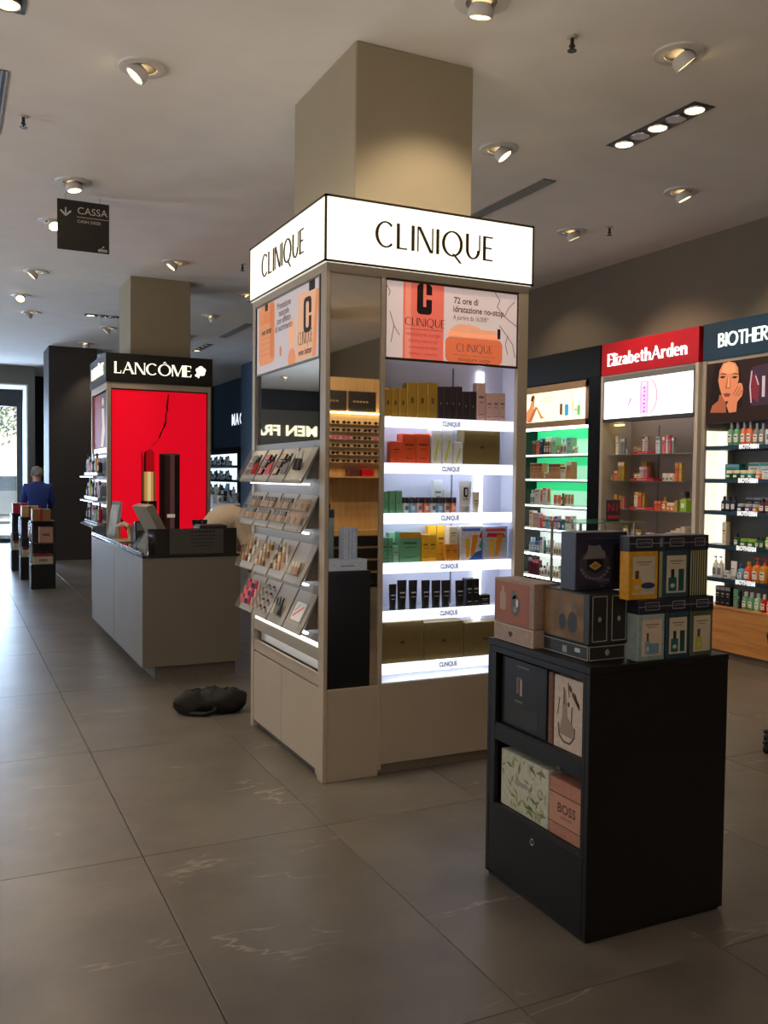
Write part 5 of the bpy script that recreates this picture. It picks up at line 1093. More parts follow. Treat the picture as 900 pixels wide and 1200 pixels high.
row(x_, NZ[0], by(182), [('bottle', 'green', 'silver', .068, .2, 2), ('bottle', 'coral', 'silver', .062, .2, 2), ('bottle', 'grey', 'silver', .062, .18, 2), ('perfume_bottle', 'clear', 'black', .07, .2, 2), ('bottle', 'sky', 'silver', .06, .2, 3)], wb_[0])
row(x_+.082, NZ[1], by(150), [('carton', 'teal', 'sky', .16, .13, 1), ('gap', .09), ('carton', 'white', 'teal', .12, .14, 3)], wb_[1])
row(x_, NZ[1], by(178), [('jar', 'forest', 'cream', .075, .075, 2), ('jar', 'teal', 'cream', .075, .075, 2), ('jar', 'coral', 'cream', .075, .07, 1), ('carton', 'white', 'sky', .11, .09, 2)], wb_[1])
row(x_, NZ[2], by(162), [('bottle', 'navy', 'black', .055, .13, 3, '', 'dark'), ('jar', 'navy', 'silver', .075, .07, 1), ('jar', 'purple', 'silver', .075, .07, 1), ('jar', 'amber', 'silver', .065, .07, 1), ('bottle', 'maroon', 'black', .06, .12, 2), ('bottle', 'purple', 'silver', .06, .12, 2)], wb_[2])
row(x_+.12, NZ[2], by(230), [('carton', 'navy', 'grey', .08, .13, 4)], wb_[2])
row(x_, NZ[3], by(174), [('carton', 'cream', 'white', .05, .2, 1), ('gap', .07), ('bottle', 'forest', 'black', .05, .11, 1), ('jar', 'forest', 'lime', .08, .07, 2), ('bottle', 'forest', 'black', .045, .09, 2), ('bottle', 'lime', 'black', .07, .14, 2), ('jar', 'lime', 'forest', .08, .07, 2)], wb_[3])
row(x_, NZ[4], by(132), [('pump_bottle', 'white', 'white', .055, .19, 2), ('jar', 'white', 'silver', .075, .07, 1), ('tube', 'white', 'silver', .07, .16, 1), ('bottle', 'sky', 'blue', .06, .14, 1), ('bottle', 'orange', 'amber', .08, .17, 1), ('pump_bottle', 'amber', 'orange', .075, .21, 2), ('jar', 'amber', 'yellow', .10, .08, 1), ('jar', 'lime', 'mint', .1, .08, 1), ('pump_bottle', 'lime', 'white', .07, .18, 2)], wb_[4])
row(x_, .458, by(152), [('carton', 'black', 'grey', .055, .17, 3, '', 'tall'), ('gap', .01), ('tube', 'green', 'grey', .06, .16, 1), ('carton', 'black', 'navy', .025, .15, 1, '', 'slim'), ('bottle', 'green', 'white', .06, .15, 2), ('bottle', 'mint', 'white', .06, .15, 1), ('bottle', 'red', 'white', .055, .15, 1), ('bottle', 'yellow', 'white', .055, .15, 1), ('bottle', 'lime', 'white', .06, .15, 2), ('bottle', 'teal', 'white', .06, .15, 2)], wb_[5])
# ---- glass-topped table with a dark card
t = thing('glass_table', (4.88, 6.05, 0), 'slim glass-topped table before the red header cabinet', 'table')
mk('glass_top', G().cbox(4.54, 5.22, 5.80, 6.30, 1.192, 1.204, M((60, 120, 100), .05, noise=0, alpha=.55, spec=.8), .002), t)
for xx in (4.60, 5.16):
    for yy in (5.86, 6.24): mk('leg', G().tube([(xx, yy, 0), (xx, yy, 1.192)], .012, CHROME), t, True)
mk('lower_shelf', G().cbox(4.58, 5.18, 5.84, 6.26, .45, .465, M((60, 58, 56), .4), .002), t)
cy = 5.9; p = PX(710.5, 609, 'Y', cy); q = PX(727, 586, 'Y', cy)
t = thing('price_card', ((p.x+q.x)/2, cy, 1.204), 'dark upright card with red letters standing on the glass-topped table', 'card')
mk('card', G().cbox(p.x, q.x, cy, cy+.006, 1.204, q.z, M((58, 46, 50), .5), .001), t); mk('foot', G().cbox(p.x+.01, q.x-.01, cy, cy+.05, 1.204, 1.21, BLACK, .001), t)
g = G(); text(g, FS(cy), 'N1', (p.x+q.x)/2, 1.204+(q.z-1.204)*.64, (q.z-1.204)*.5, .001, M((170, 40, 66), .5, noise=0), .002, width=(q.x-p.x)*.75); g.rect(FS(cy), p.x+.012, q.x-.012, 1.204+(q.z-1.204)*.14, 1.204+(q.z-1.204)*.28, 0, .001, M((170, 40, 66), .5, noise=0)); mk('print', g, t)

# ================================================================== CASH COUNTER
KX0, KX1, KY0, KY1, KT = 1.293, 2.045, 6.79, 9.40, .925
LAM = M((118, 112, 102), .32, noise=.01, scale=5)
kc = thing('cash_counter', ((KX0+KX1)/2, (KY0+KY1)/2, 0), 'grey laminate cash counter with black glass top and upstand', 'counter')
mk('body', G().cbox(KX0, KX1, KY0, KY1, .10, KT, LAM, .003), kc)
mk('plinth', G().box(KX0+.10, KX1-.03, KY0+.035, KY1-.1, 0, .10, M((104, 98, 88), .5)), kc)
mk('top', G().cbox(KX0-.006, KX1+.006, KY0-.006, KY1+.006, KT, KT+.022, BLACKG, .003), kc)
TT = KT+.022
DGL = M((14, 14, 15), .05, noise=0, coat=.6)
mk('glass_upstand', G().cbox(KX0+.04, KX1-.03, KY0+.004, KY0+.016, TT, 1.143, DGL, .002), kc)
mk('glass_upstand', G().add([(KX0+.028, KY0+.02, TT), (KX0+.040, KY0+.02, TT), (KX0+.040, KY0+.62, TT), (KX0+.028, KY0+.62, TT), (KX0+.028, KY0+.02, 1.14), (KX0+.040, KY0+.02, 1.14), (KX0+.040, KY0+.62, TT+.02), (KX0+.028, KY0+.62, TT+.02)],
   [(3, 2, 1, 0), (4, 5, 6, 7), (0, 1, 5, 4), (1, 2, 6, 5), (2, 3, 7, 6), (3, 0, 4, 7)], M((120, 128, 130), .03, noise=0, alpha=.35, spec=1.)), kc)
mk('edge_rail', G().cbox(KX0-.002, KX0+.012, KY0+.02, KY1, TT, TT+.02, M((60, 62, 64), .2, metal=.5), .002), kc)
mk('body_seam', G().box(KX0-.0008, KX0+.002, 8.08, 8.086, .11, KT-.005, M((70, 66, 60), .5)), kc)
# notice on the upstand
p, q = PX(199, 648, 'Y', KY0), PX(262, 620, 'Y', KY0)
t = thing('counter_notice', ((p.x+q.x)/2, KY0+.002, p.z), 'grey paper notice fixed to the black glass upstand of the counter', 'notice')
mk('sheet', G().rect(FS(KY0+.004), p.x, q.x, TT+.004, 1.138, 0, .002, M((74, 72, 70), .5)), t)
g = G(); ik = M((28, 27, 27), .5, noise=0); fr = FS(KY0+.002)
for k in range(7): g.ell(fr, p.x+.17+.027*k, 1.118, .011, .010, 0, .0008, ik, 10)
for k in range(4): g.rect(fr, p.x+.15+.01*k, p.x+.36-.012*k, 1.085-.026*k, 1.091-.026*k, 0, .0008, ik)
mk('print', g, t)
# terminals and small things on the counter
def terminal(x, y, rz, label, s=1.):
    t = thing('sales_terminal', (0, 0, 0), label, 'terminal'); bm_ = M((150, 142, 128), .5)
    mk('stand', G().hull8([(-.10*s, .0, 0), (.10*s, .0, 0), (.10*s, .18*s, 0), (-.10*s, .18*s, 0)], [(-.07*s, .03*s, .12*s), (.07*s, .03*s, .12*s), (.07*s, .12*s, .12*s), (-.07*s, .12*s, .12*s)], bm_), t)
    mk('housing', G().hull8([(-.16*s, -.02*s, .05*s), (.16*s, -.02*s, .05*s), (.16*s, .05*s, .05*s), (-.16*s, .05*s, .05*s)], [(-.16*s, .14*s, .36*s), (.16*s, .14*s, .36*s), (.16*s, .20*s, .34*s), (-.16*s, .20*s, .34*s)], bm_), t)
    mk('screen', G().add([(-.14*s, -.015*s, .065*s), (.14*s, -.015*s, .065*s), (.14*s, .132*s, .345*s), (-.14*s, .132*s, .345*s)], [(0, 1, 2, 3)], M((20, 22, 26), .1, noise=0)), t)
    t.location = (x, y, TT); t.rotation_euler = (0, 0, R(rz)); return t
terminal(1.60, 7.55, 100, 'beige tilted sales terminal behind the black upstand of the counter')
terminal(1.76, 8.34, 100, 'smaller beige sales terminal behind the other terminal on the counter', .9)
t = thing('tablet_stand', (1.42, 8.95, TT), 'silver framed tablet leaning on a stand at the end of the counter', 'tablet')
mk('frame', G().hull8([(1.36, 8.90, TT), (1.40, 8.66, TT), (1.43, 8.66, TT), (1.39, 8.90, TT)], [(1.42, 8.96, TT+.34), (1.46, 8.72, TT+.34), (1.475, 8.72, TT+.34), (1.435, 8.96, TT+.34)], M((150, 150, 150), .3, metal=.6)), t)
mk('screen', G().add([(1.362, 8.875, TT+.03), (1.396, 8.675, TT+.03), (1.449, 8.73, TT+.31), (1.413, 8.94, TT+.31)], [(0, 1, 2, 3)], M((196, 200, 204), .15, noise=.1, scale=9)), t)
mk('leg', G().tube([(1.43, 8.82, TT+.25), (1.58, 8.85, TT+.008)], .012, BLACK), t)
t = thing('card_reader', (1.50, 8.0, TT), 'black card reader standing on the counter beside the terminals', 'card reader')
mk('body', G().hull8([(1.44, 7.88, TT), (1.58, 7.88, TT), (1.58, 8.10, TT), (1.44, 8.10, TT)], [(1.45, 7.95, TT+.20), (1.56, 7.95, TT+.20), (1.56, 8.10, TT+.15), (1.45, 8.10, TT+.15)], M((26, 25, 25), .35)), t)
mk('display', G().add([(1.462, 7.918, TT+.118), (1.55, 7.918, TT+.118), (1.55, 7.944, TT+.185), (1.462, 7.944, TT+.185)], [(0, 1, 2, 3)], M((90, 96, 90), .2)), t)
t = thing('paper_bag_holder', (1.42, 8.3, TT), 'curved pale wooden bag holder on the counter near the card reader', 'holder')
mk('hoop', G().tube([(1.40, 8.47, TT+.01), (1.39, 8.43, TT+.13), (1.42, 8.31, TT+.16), (1.44, 8.19, TT+.14), (1.45, 8.15, TT+.01)], .02, M((186, 160, 126), .5), 8), t, True)
mk('tray', G().cbox(1.34, 1.5, 8.12, 8.5, TT, TT+.012, M((170, 146, 116), .5), .003), t)
t = thing('pen_cup', (1.83, 7.22, TT), 'black cup of brushes behind the black glass upstand', 'cup')
mk('cup', G().lathe(1.83, 7.22, [(.035, TT), (.045, TT+.14), (.040, TT+.14), (.03, TT+.02)], BLACK, 14, cap=False), t, True)
for k in range(6):
    a = k*1.05; mk('brush', G().tube([(1.83+.02*math.cos(a), 7.22+.02*math.sin(a), TT+.05), (1.83+.05*math.cos(a), 7.22+.05*math.sin(a), TT+.24)], .006, M((34, 30, 30), .6), 6, r2=.016), t)
t = thing('receipt_printer', (1.86, 7.0, TT), 'low black receipt printer behind the black glass upstand', 'printer')
mk('body', G().cbox(1.74, 1.96, 6.86, 7.06, TT, TT+.215, M((22, 21, 21), .4), .01), t); mk('paper_slot', G().box(1.79, 1.91, 6.95, 6.97, TT+.215, TT+.217, M((120, 118, 112), .5)), t)

# ---- bag on the floor beside the tower
def blob(name, parent, pts, mat, sub=2):
    """soft closed surface skinned along a list of (x,y,z,rx,ry)"""
    me = bpy.data.meshes.new(name); me.from_pydata([p[:3] for p in pts], [(i, i+1) for i in range(len(pts)-1)], [])
    return skin_obj(name, me, [(p[3], p[4]) for p in pts], parent, mat, sub)
def skin_obj(name, me, rad, parent, mat, sub=2, root=0):
    o = bpy.data.objects.new(name, me); COL.objects.link(o)
    md = o.modifiers.new('skin', 'SKIN'); md.use_smooth_shade = True
    if not me.skin_vertices: 
        import bmesh
        bm = bmesh.new(); bm.from_mesh(me); bm.verts.layers.skin.verify(); bm.to_mesh(me); bm.free()
    for i, r in enumerate(rad):
        sv = me.skin_vertices[0].data[i]; sv.radius = r; sv.use_root = (i == root)
    ms = o.modifiers.new('sub', 'SUBSURF'); ms.levels = sub; ms.render_levels = sub
    dg = bpy.context.evaluated_depsgraph_get(); dg.update()
    m2 = bpy.data.meshes.new_from_object(o.evaluated_get(dg))
    bpy.data.objects.remove(o); m2.name = name
    m2.materials.clear(); m2.materials.append(mat)
    m2.polygons.foreach_set('use_smooth', [True]*len(m2.polygons))
    o = bpy.data.objects.new(name, m2); COL.objects.link(o)
    if parent is not None:
        org = ORG[parent.name]
        for v_ in m2.vertices: v_.co -= org
        o.parent = parent; ORG[o.name] = org
    return o
BAGM = M((15, 13, 12), .75, noise=.15, scale=30)
bp_ = PX(246, 838, 'Z', 0)
t = thing('shoulder_bag', (bp_.x, bp_.y, 0), 'black slumped shoulder bag lying on the floor beside the lit white tower', 'bag')
a_, b_ = PX(206, 838, 'Z', 0), PX(288, 838, 'Z', 0)
def lerp(k): return Vector(a_)*(1-k)+Vector(b_)*k
def lump(name, parent, c, r, mat, seed, n=22, m=14):
    rr = random.Random(seed); ph = [rr.uniform(0, 6.28) for _ in range(6)]; vs = []; fs = []
    for j in range(m+1):
        b = math.pi*j/m
        for i in range(n):
            a = 2*math.pi*i/n
            k = 1+.10*math.sin(2*a+ph[0])*math.sin(b)+.07*math.sin(3*a+4*b+ph[1])+.05*math.sin(5*a-6*b+ph[2])
            x, y, z = r[0]*k*math.sin(b)*math.cos(a), r[1]*k*math.sin(b)*math.sin(a), r[2]*k*math.cos(b)
            vs.append((c[0]+x, c[1]+y, max(.001, c[2]+z)))
    for j in range(m):
        for i in range(n): fs.append((j*n+i, (j+1)*n+i, (j+1)*n+(i+1) % n, j*n+(i+1) % n))
    return mk(name, G().add(vs, fs, mat), parent, True)
lump('bag_body', t, lerp(.27)+Vector((.02, .06, .066)), (.135, .10, .085), BAGM, 1)
lump('bag_flap', t, lerp(.50)+Vector((.03, .09, .085)), (.11, .10, .075), M((20, 17, 15), .7, noise=.15, scale=30), 2)
lump('bag_pouch', t, lerp(.78)+Vector((0, .08, .075)), (.12, .09, .085), BAGM, 3)
mk('strap', G().tube([tuple(lerp(.08)+Vector((0, .02, .03))), tuple(lerp(.2)+Vector((0, -.04, .02))), tuple(lerp(.38)+Vector((0, -.05, .018))), tuple(lerp(.55)+Vector((0, -.01, .03))), tuple(lerp(.6)+Vector((0, .06, .16)))], .014, M((18, 17, 17), .6), 8), t, True)
mk('buckle', G().cbox(lerp(.74).x-.025, lerp(.74).x+.025, lerp(.74).y+.005, lerp(.74).y+.02, .07, .12, M((120, 40, 30), .5), .004), t)

# ================================================================== TOWER WITH THE RED POSTER
LX0, LX1, LY0, LY1 = 1.575, 2.740, 10.30, 11.50
lt = thing('cosmetics_tower', ((LX0+LX1)/2, (LY0+LY1)/2, 0), 'cosmetics tower with black LANCÔME sign and a huge red lipstick poster', 'display tower')
SGB = M((20, 17, 15), .3, noise=.02)
FRL = M((176, 160, 142), .45, noise=.02)
mk('sign_box', G().ring((LX0-.012, LX1+.012, LY0-.012, LY1+.012), (1.868, 2.562, 10.548, 11.282), 2.566, 2.886, SGB), lt)
SL = E_((255, 250, 226), 1.5)
g = G(); logo(g, FS(LY0-.012), 'LANCÔME', 2.08, 2.665, .855, .125, 0, .012, SL, T=.145, t=.055, sl=.03, gap=.08)
mk('lettering', g, lt)
g = G(); fr = FS(LY0-.012); c0, c1 = 2.615, 2.735
for k in range(5): a = R(90+72*k); g.ell(fr, c0+.030*math.cos(a), c1+.005+.030*math.sin(a), .030, .028, 0, .010+.0005*k, SL, 12)
g.ell(fr, c0-.045, c1-.045, .022, .016, 0, .012, SL, 10).rib(fr, [(c0-.01, c1-.03), (c0-.03, c1-.075)], .012, 0, .011, SL); mk('rose_emblem', g, lt)
g = G(); logo(g, FW(LX0-.012), 'LANCÔME', -10.90, 2.665, .86, .125, 0, .012, SL, T=.145, t=.055, sl=.03, gap=.08); mk('lettering', g, lt)
for nm, a in (('frame_post', (LX0, LX0+.045, LY0, LY0+.05)), ('frame_post', (LX1-.035, LX1, LY0, LY0+.05)), ('frame_post', (LX0, LX0+.03, LY1-.05, LY1)), ('frame_post', (LX1-.03, LX1, LY1-.05, LY1))): mk(nm, G().cbox(*a, 0, 2.566, FRL, .003), lt)
mk('frame_rail', G().cbox(LX0+.045, LX1-.035, LY0, LY0+.05, 2.50, 2.566, FRL, .003), lt); mk('frame_rail', G().cbox(LX0, LX0+.03, LY0+.05, LY1-.05, 2.49, 2.566, FRL, .003), lt)
mk('carcass', G().ring((LX0+.20, LX1-.02, LY0+.03, LY1-.02), (1.868, 2.562, 10.548, 11.282), .05, 2.5, M((70, 64, 60), .6)), lt)
mk('plinth', G().ring((LX0+.04, LX1-.02, LY0+.04, LY1-.04), (1.868, 2.562, 10.548, 11.282), 0, .08, BLACK), lt)
u0, u1, v0, v1 = 1.632, 2.690, .55, 2.485; W = u1-u0; H = v1-v0; fr = FS(LY0+.018)
mk('poster_border', G().box(LX0+.045, LX1-.035, LY0+.02, LY0+.03, .5, 2.50, M((16, 14, 14), .4)), lt)
RP = E_((226, 6, 34), .85)
pst = mk('red_poster', G().box(u0, u1, LY0+.018, LY0+.03, v0, v1, RP), lt)
g = G(); dkr = E_((70, 4, 12), .3); gold = E_((214, 164, 92), .55); goldl = E_((246, 214, 160), .6); goldd = E_((122, 78, 36), .5); bk = E_((26, 14, 14), .3); bkl = E_((96, 64, 62), .4); lipm = E_((172, 10, 20), .55); lipd = E_((74, 10, 16), .45)
g.rect(fr, 1.952, 1.965, .9, 1.80, 0, .0006, dkr)
for a, b, m_ in ((1.962, 1.985, goldd), (1.985, 2.02, gold), (2.02, 2.058, goldl), (2.058, 2.085, gold), (2.085, 2.108, goldd)): g.rect(fr, a, b, 1.25, 1.58, 0, .001, m_)
g.rect(fr, 1.945, 2.125, .9, 1.25, 0, .001, bk).rect(fr, 2.01, 2.04, .9, 1.25, 0, .0014, bkl)
g.poly(fr, [(1.975, 1.58), (2.095, 1.58), (2.095, 1.80), (2.07, 1.83), (2.03, 1.835), (1.985, 1.80), (1.975, 1.74)], 0, .0012, lipm).poly(fr, [(1.975, 1.58), (2.005, 1.58), (2.005, 1.815), (1.985, 1.80), (1.975, 1.74)], 0, .0016, lipd)
for a, b, m_ in ((2.150, 2.178, dkr), (2.172, 2.215, bk), (2.215, 2.275, E_((52, 28, 28), .35)), (2.275, 2.325, bkl), (2.325, 2.385, bk)): g.rect(fr, a, b, .9, 1.785, 0, .001, m_)
g.ell(fr, 2.279, 1.785, .106, .014, 0, .0014, bkl, 20); g.rect(fr, 2.24, 2.33, 1.06, 1.10, 0, .0014, E_((200, 190, 180), .5))
crk = [(2.253, 2.46), (2.248, 2.40), (2.238, 2.34), (2.242, 2.28), (2.222, 2.22), (2.225, 2.15), (2.20, 2.08), (2.175, 2.03), (2.15, 1.965)]
for k, (a, b) in enumerate(zip(crk, crk[1:])): g.rib(fr, [a, b], .014+.010*((k*7) % 3)/2, 0, .0012, dkr)
g.rib(fr, [(2.15, 1.965), (2.10, 1.90), (2.05, 1.86)], .005, 0, .0012, dkr).rib(fr, [(2.10, 1.93), (2.085, 1.87)], .004, 0, .0012, dkr).rib(fr, [(2.31, 2.2), (2.325, 2.1), (2.31, 2.0)], .003, 0, .0012, E_((190, 6, 26), .6)); mk('poster_print', g, pst)
# side picture and make-up shelves of that tower
fr = FW(LX0+.02); u0, u1, v0, v1 = -11.42, -10.36, 1.86, 2.47; W = u1-u0; H = v1-v0
sp = mk('side_picture', G().box(LX0+.02, LX0+.03, 10.36, 11.42, v0, v1, E_((120, 22, 26), .5)), lt)
g = G(); g.rect(fr, U(.5), U(1), V(0), V(1), 0, .001, E_((64, 48, 44), .5)); sk_ = E_((214, 170, 136), .55)
g.ell(fr, U(.66), V(.84), .07, .05, 0, .0016, sk_, 14).poly(fr, [(U(.58), V(.72)), (U(.74), V(.72)), (U(.80), V(.3)), (U(.70), V(0)), (U(.92), V(0)), (U(.52), V(.0)), (U(.62), V(.4))], 0, .0014, sk_).rect(fr, U(0), U(1), V(-.12), V(-.02), 0, .002, E_((226, 226, 222), .7)); mk('poster_print', g, sp)
mk('side_back', G().box(LX0+.03, LX0+.20, LY0+.05, LY1-.05, .08, 1.86, M((60, 56, 54), .5)), lt)
for k, z in enumerate((1.58, 1.30, 1.02)):
    s = mk('side_shelf', G().add([(LX0+.03, 10.38, z), (LX0-.14, 10.38, z-.06), (LX0-.14, 11.45, z-.06), (LX0+.03, 11.45, z), (LX0+.03, 10.38, z-.012), (LX0-.14, 10.38, z-.072), (LX0-.14, 11.45, z-.072), (LX0+.03, 11.45, z-.012)], [(0, 3, 2, 1), (4, 5, 6, 7), (0, 1, 5, 4), (1, 2, 6, 5), (2, 3, 7, 6), (3, 0, 4, 7)], M((150, 156, 160), .2, metal=.2)), lt)
    mk('shelf_light', G().box(LX0+.0, LX0+.02, 10.42, 11.40, z+.16, z+.18, E_((240, 246, 255), 4.)), s)
    mk('level_step', G().cbox(LX0-.09, LX0-.008, 10.39, 11.44, z-.055, z-.016, M((150, 156, 160), .2, metal=.2), .002), s)
    nm_ = ('upper', 'middle', 'lower')[k]
    for i in range(9):
        yy = 10.46+.115*i; c = ('black', 'silver', 'red', 'rose', 'gold', 'plum', 'green', 'white', 'black')[(i*2+k) % 9]
        zz_ = z-.0165
        product('tube' if i % 2 else 'bottle', c, (LX0-.05, yy, zz_), .06, .05, .16+.03*((i+k) % 3), 'on the %s side shelf of the red poster tower' % nm_, 'black' if c != 'black' else 'silver', rotz=-math.pi/2)

# ================================================================== LIT MAKE-UP WALL BEYOND
mt = thing('makeup_wall_unit', (5.98, 21.2, 0), 'dark make-up wall unit with white-lit shelves against the blue wall', 'wall unit')
mk('carcass', G().box(5.93, 6.07, 19.95, 22.4, 0, 2.2, M((26, 28, 32), .5)), mt)
mk('base', G().cbox(5.6, 5.93, 19.95, 22.4, 0, .86, M((150, 150, 154), .4), .005), mt); mk('trim_band', G().box(5.59, 5.6, 19.95, 22.4, .80, .86, M((150, 40, 66), .4)), mt)
for k, z in enumerate((1.78, 1.45, 1.12)):
    s = mk('shelf', G().box(5.75, 5.93, 20.0, 22.35, z-.03, z, M((40, 42, 46), .4)), mt); mk('lit_back', G().box(5.92, 5.928, 20.0, 22.35, z, z+.27, E_((214, 232, 250), 1.7)), s)
    for i in range(14): product('bottle' if i % 3 else 'jar', ('clear', 'grey', 'black', 'white', 'sky')[(i*3+k) % 5], (5.80, 20.1+.165*i, z), .09, .09, (.2 if i % 3 else .1)+.02*(i % 2), 'on the %s shelf of the lit make-up wall unit' % ('top', 'middle', 'bottom')[k], 'black', rotz=-math.pi/2)
lm_ = G(); text(lm_, FW(6.07), 'M', -20.78, 2.85, .36, .004, E_((230, 242, 255), 1.6), .012); text(lm_, FW(6.07), 'A', -20.47, 2.85, .36, .004, E_((230, 242, 255), 1.6), .012); text(lm_, FW(6.07), 'C', -20.15, 2.85, .36, .004, E_((230, 242, 255), 1.6), .012)
o = mk('wall_lettering', lm_); tag(o, 'white lit letters MAC on the dark blue wall above the make-up unit', 'sign')
# lit tester island before it
t = thing('tester_island', (4.52, 16.2, 0), 'white lit tester island crowded with make-up before the blue wall', 'display')
mk('base', G().cbox(4.2, 4.9, 15.9, 16.6, 0, .84, M((170, 168, 170), .4), .01), t); mk('light_box', G().cbox(4.26, 4.84, 15.96, 16.54, .84, .92, E_((220, 236, 250), 1.6), .005), t)
mk('stepped_rack', G().cbox(4.36, 4.78, 16.2, 16.5, .92, 1.18, M((200, 210, 220), .2), .004).cbox(4.3, 4.82, 16.05, 16.2, .92, 1.04, M((200, 210, 220), .2), .004), t)
for i in range(10): product('bottle' if i % 2 else 'tube', ('clear', 'white', 'black', 'sky', 'grey')[i % 5], (4.34+.11*(i % 5), 16.12 if i < 5 else 16.34, 1.04 if i < 5 else 1.18), .07, .06, .16+.03*(i % 3), 'on the white lit tester island', 'black' if i % 2 else 'silver')

# ================================================================== STOOL REACHING INTO VIEW
t1, t2 = PX(896, 859, 'Z', .05), PX(895, 873, 'Z', .05)
sr_ = (t1-t2).length/(2*math.sin(R(36))); md_ = (t1+t2)/2; dv = (t1-t2).normalized(); pn = Vector((dv.y, -dv.x, 0))
if pn.x < 0: pn = -pn
cc = md_+pn*sr_*math.cos(R(36)); a0_ = math.atan2(t1.y-cc.y, t1.x-cc.x)
t = thing('swivel_stool', (cc.x, cc.y, 0), 'black swivel stool with star base beside the wall cabinets', 'stool')
for k in range(5):
    a = a0_+2*math.pi*k/5; tip = Vector((cc.x+sr_*math.cos(a), cc.y+sr_*math.sin(a), .05))
    mk('leg', G().tube([(cc.x, cc.y, .11), tuple(tip+Vector((0, 0, .01)))], .022, BLACK, 8, r2=.012), t, True)
    mk('castor', G().lathe(tip.x-.02*math.cos(a), tip.y-.02*math.sin(a), [(.012, 0), (.022, .012), (.022, .035), (.01, .05)], BLACK, 10), t, True)
mk('gas_post', G().lathe(cc.x, cc.y, [(.03, .08), (.03, .3), (.016, .3), (.016, .62)], CHROME, 14), t, True)
mk('seat', G().lathe(cc.x, cc.y, [(.10, .60), (.18, .62), (.19, .66), (.175, .69), (.02, .70)], M((20, 19, 19), .5), 24), t, True)

# ================================================================== SMALL STANDS BY THE ENTRANCE
POSTM = M((196, 200, 206), .15, metal=.9, noise=0)
def small_stand(x, y, label, mats, names):
    w_, d_ = .31, .34; t = thing('floor_stand', (x, y, 0), label, 'display stand')
    x0, x1, y0, y1 = x-w_/2, x+w_/2, y, y+d_
    mk('base', G().cbox(x0, x1, y0, y1, 0, .33, BLACK, .003), t); mk('top', G().cbox(x0, x1, y0, y1, .885, .91, BLACK, .002), t); mk('shelf', G().cbox(x0, x1, y0, y1, .60, .618, M((70, 72, 76), .2), .002), t)
    mk('back_panel', G().box(x0+.02, x1-.02, y1-.015, y1, .33, .885, M((30, 30, 32), .5)), t)
    for xx in (x0+.012, x1-.012):
        for yy in (y0+.012, y1-.012): mk('post', G().cbox(xx-.011, xx+.011, yy-.011, yy+.011, .0, .905, POSTM if xx < x else BLACK, .002), t)
    return x0, x1, y0, y1
STB = [(1.135, 12.80, 'small black display stand in the row, standing farthest from the door', 'nearest the cash counter'), (1.085, 14.0, 'small black display stand between two others in the row by the entrance', 'in the middle of the row'), (1.045, 15.35, 'small black display stand in the row, standing closest to the door', 'closest to the door')]
TOPS = [((150, 106, 60), 'brown gift box with red ribbon', (170, 40, 40)), ((176, 138, 90), 'golden gift box', (110, 70, 40)), ((150, 30, 50), 'red gift box', (190, 80, 90))]
for (x, y, lab, wh), (tc, tn, rb) in zip(STB, TOPS):
    x0, x1, y0, y1 = small_stand(x, y, lab, None, None)
    t = gbox(x0+.02, x1-.06, y0+.03, y0+.23, .91, 1.07, M(tc, .45), tn+' on the small stand '+wh); mk('ribbon', G().box((x0+x1)/2-.04, (x0+x1)/2-.01, y0+.027, y0+.233, .909, 1.073, M(rb, .4)), t)
    t = gbox(x0+.11, x1-.03, y0+.04, y0+.2, .618, .83, M((190, 140, 116), .45), 'salmon box on the upper shelf of the small stand '+wh); mk('print', G().rect(FS(y0+.04), x0+.15, x1-.07, .71, .74, 0, .001, M((120, 80, 64), .5, noise=0)), t)
    t = gbox(x0+.03, x1-.03, y0+.03, y0+.25, .33, .46, M((196, 180, 150), .45), 'cream box on the lower shelf of the small stand '+wh, lid=(.2, M((140, 40, 46), .4))); mk('print', G().rect(FS(y0+.03), x0+.10, x1-.10, .37, .40, 0, .001, M((140, 120, 96), .5, noise=0)), t)
    for i in range(3): product('perfume_bottle', ('silver', 'grey', 'clear')[i], (x0+.07+.085*i, y0+.29, .33), .05, .04, .15, 'behind the cream box '+wh, 'black')

# ================================================================== PEOPLE
def figure(name, loc, label, J, edges, rad, skin, parts):
    """J joints (world), one skinned body; parts: list of (name, joint list with radii, edges, material)"""
    t = thing(name, loc, label, 'person')
    ks = list(J); me = bpy.data.meshes.new('body'); me.from_pydata([J[k] for k in ks], [(ks.index(a), ks.index(b)) for a, b in edges], [])
    skin_obj('body', me, [rad[k] if isinstance(rad[k], tuple) else (rad[k], rad[k]) for k in ks], t, skin, 2, ks.index('pelvis'))
    for nm, jl, ed, mt_, rt in parts:
        me = bpy.data.meshes.new(nm); kk = list(jl); me.from_pydata([jl[k][0] for k in kk], [(kk.index(a), kk.index(b)) for a, b in ed], [])
        skin_obj(nm, me, [jl[k][1] if isinstance(jl[k][1], tuple) else (jl[k][1],)*2 for k in kk], t, mt_, 2, kk.index(rt))
    return t
SKN = M((190, 140, 112), .55, noise=.03)
px_, py_ = 1.335, 16.0
def A3(x, y, z): return (px_+x, py_+y, z)
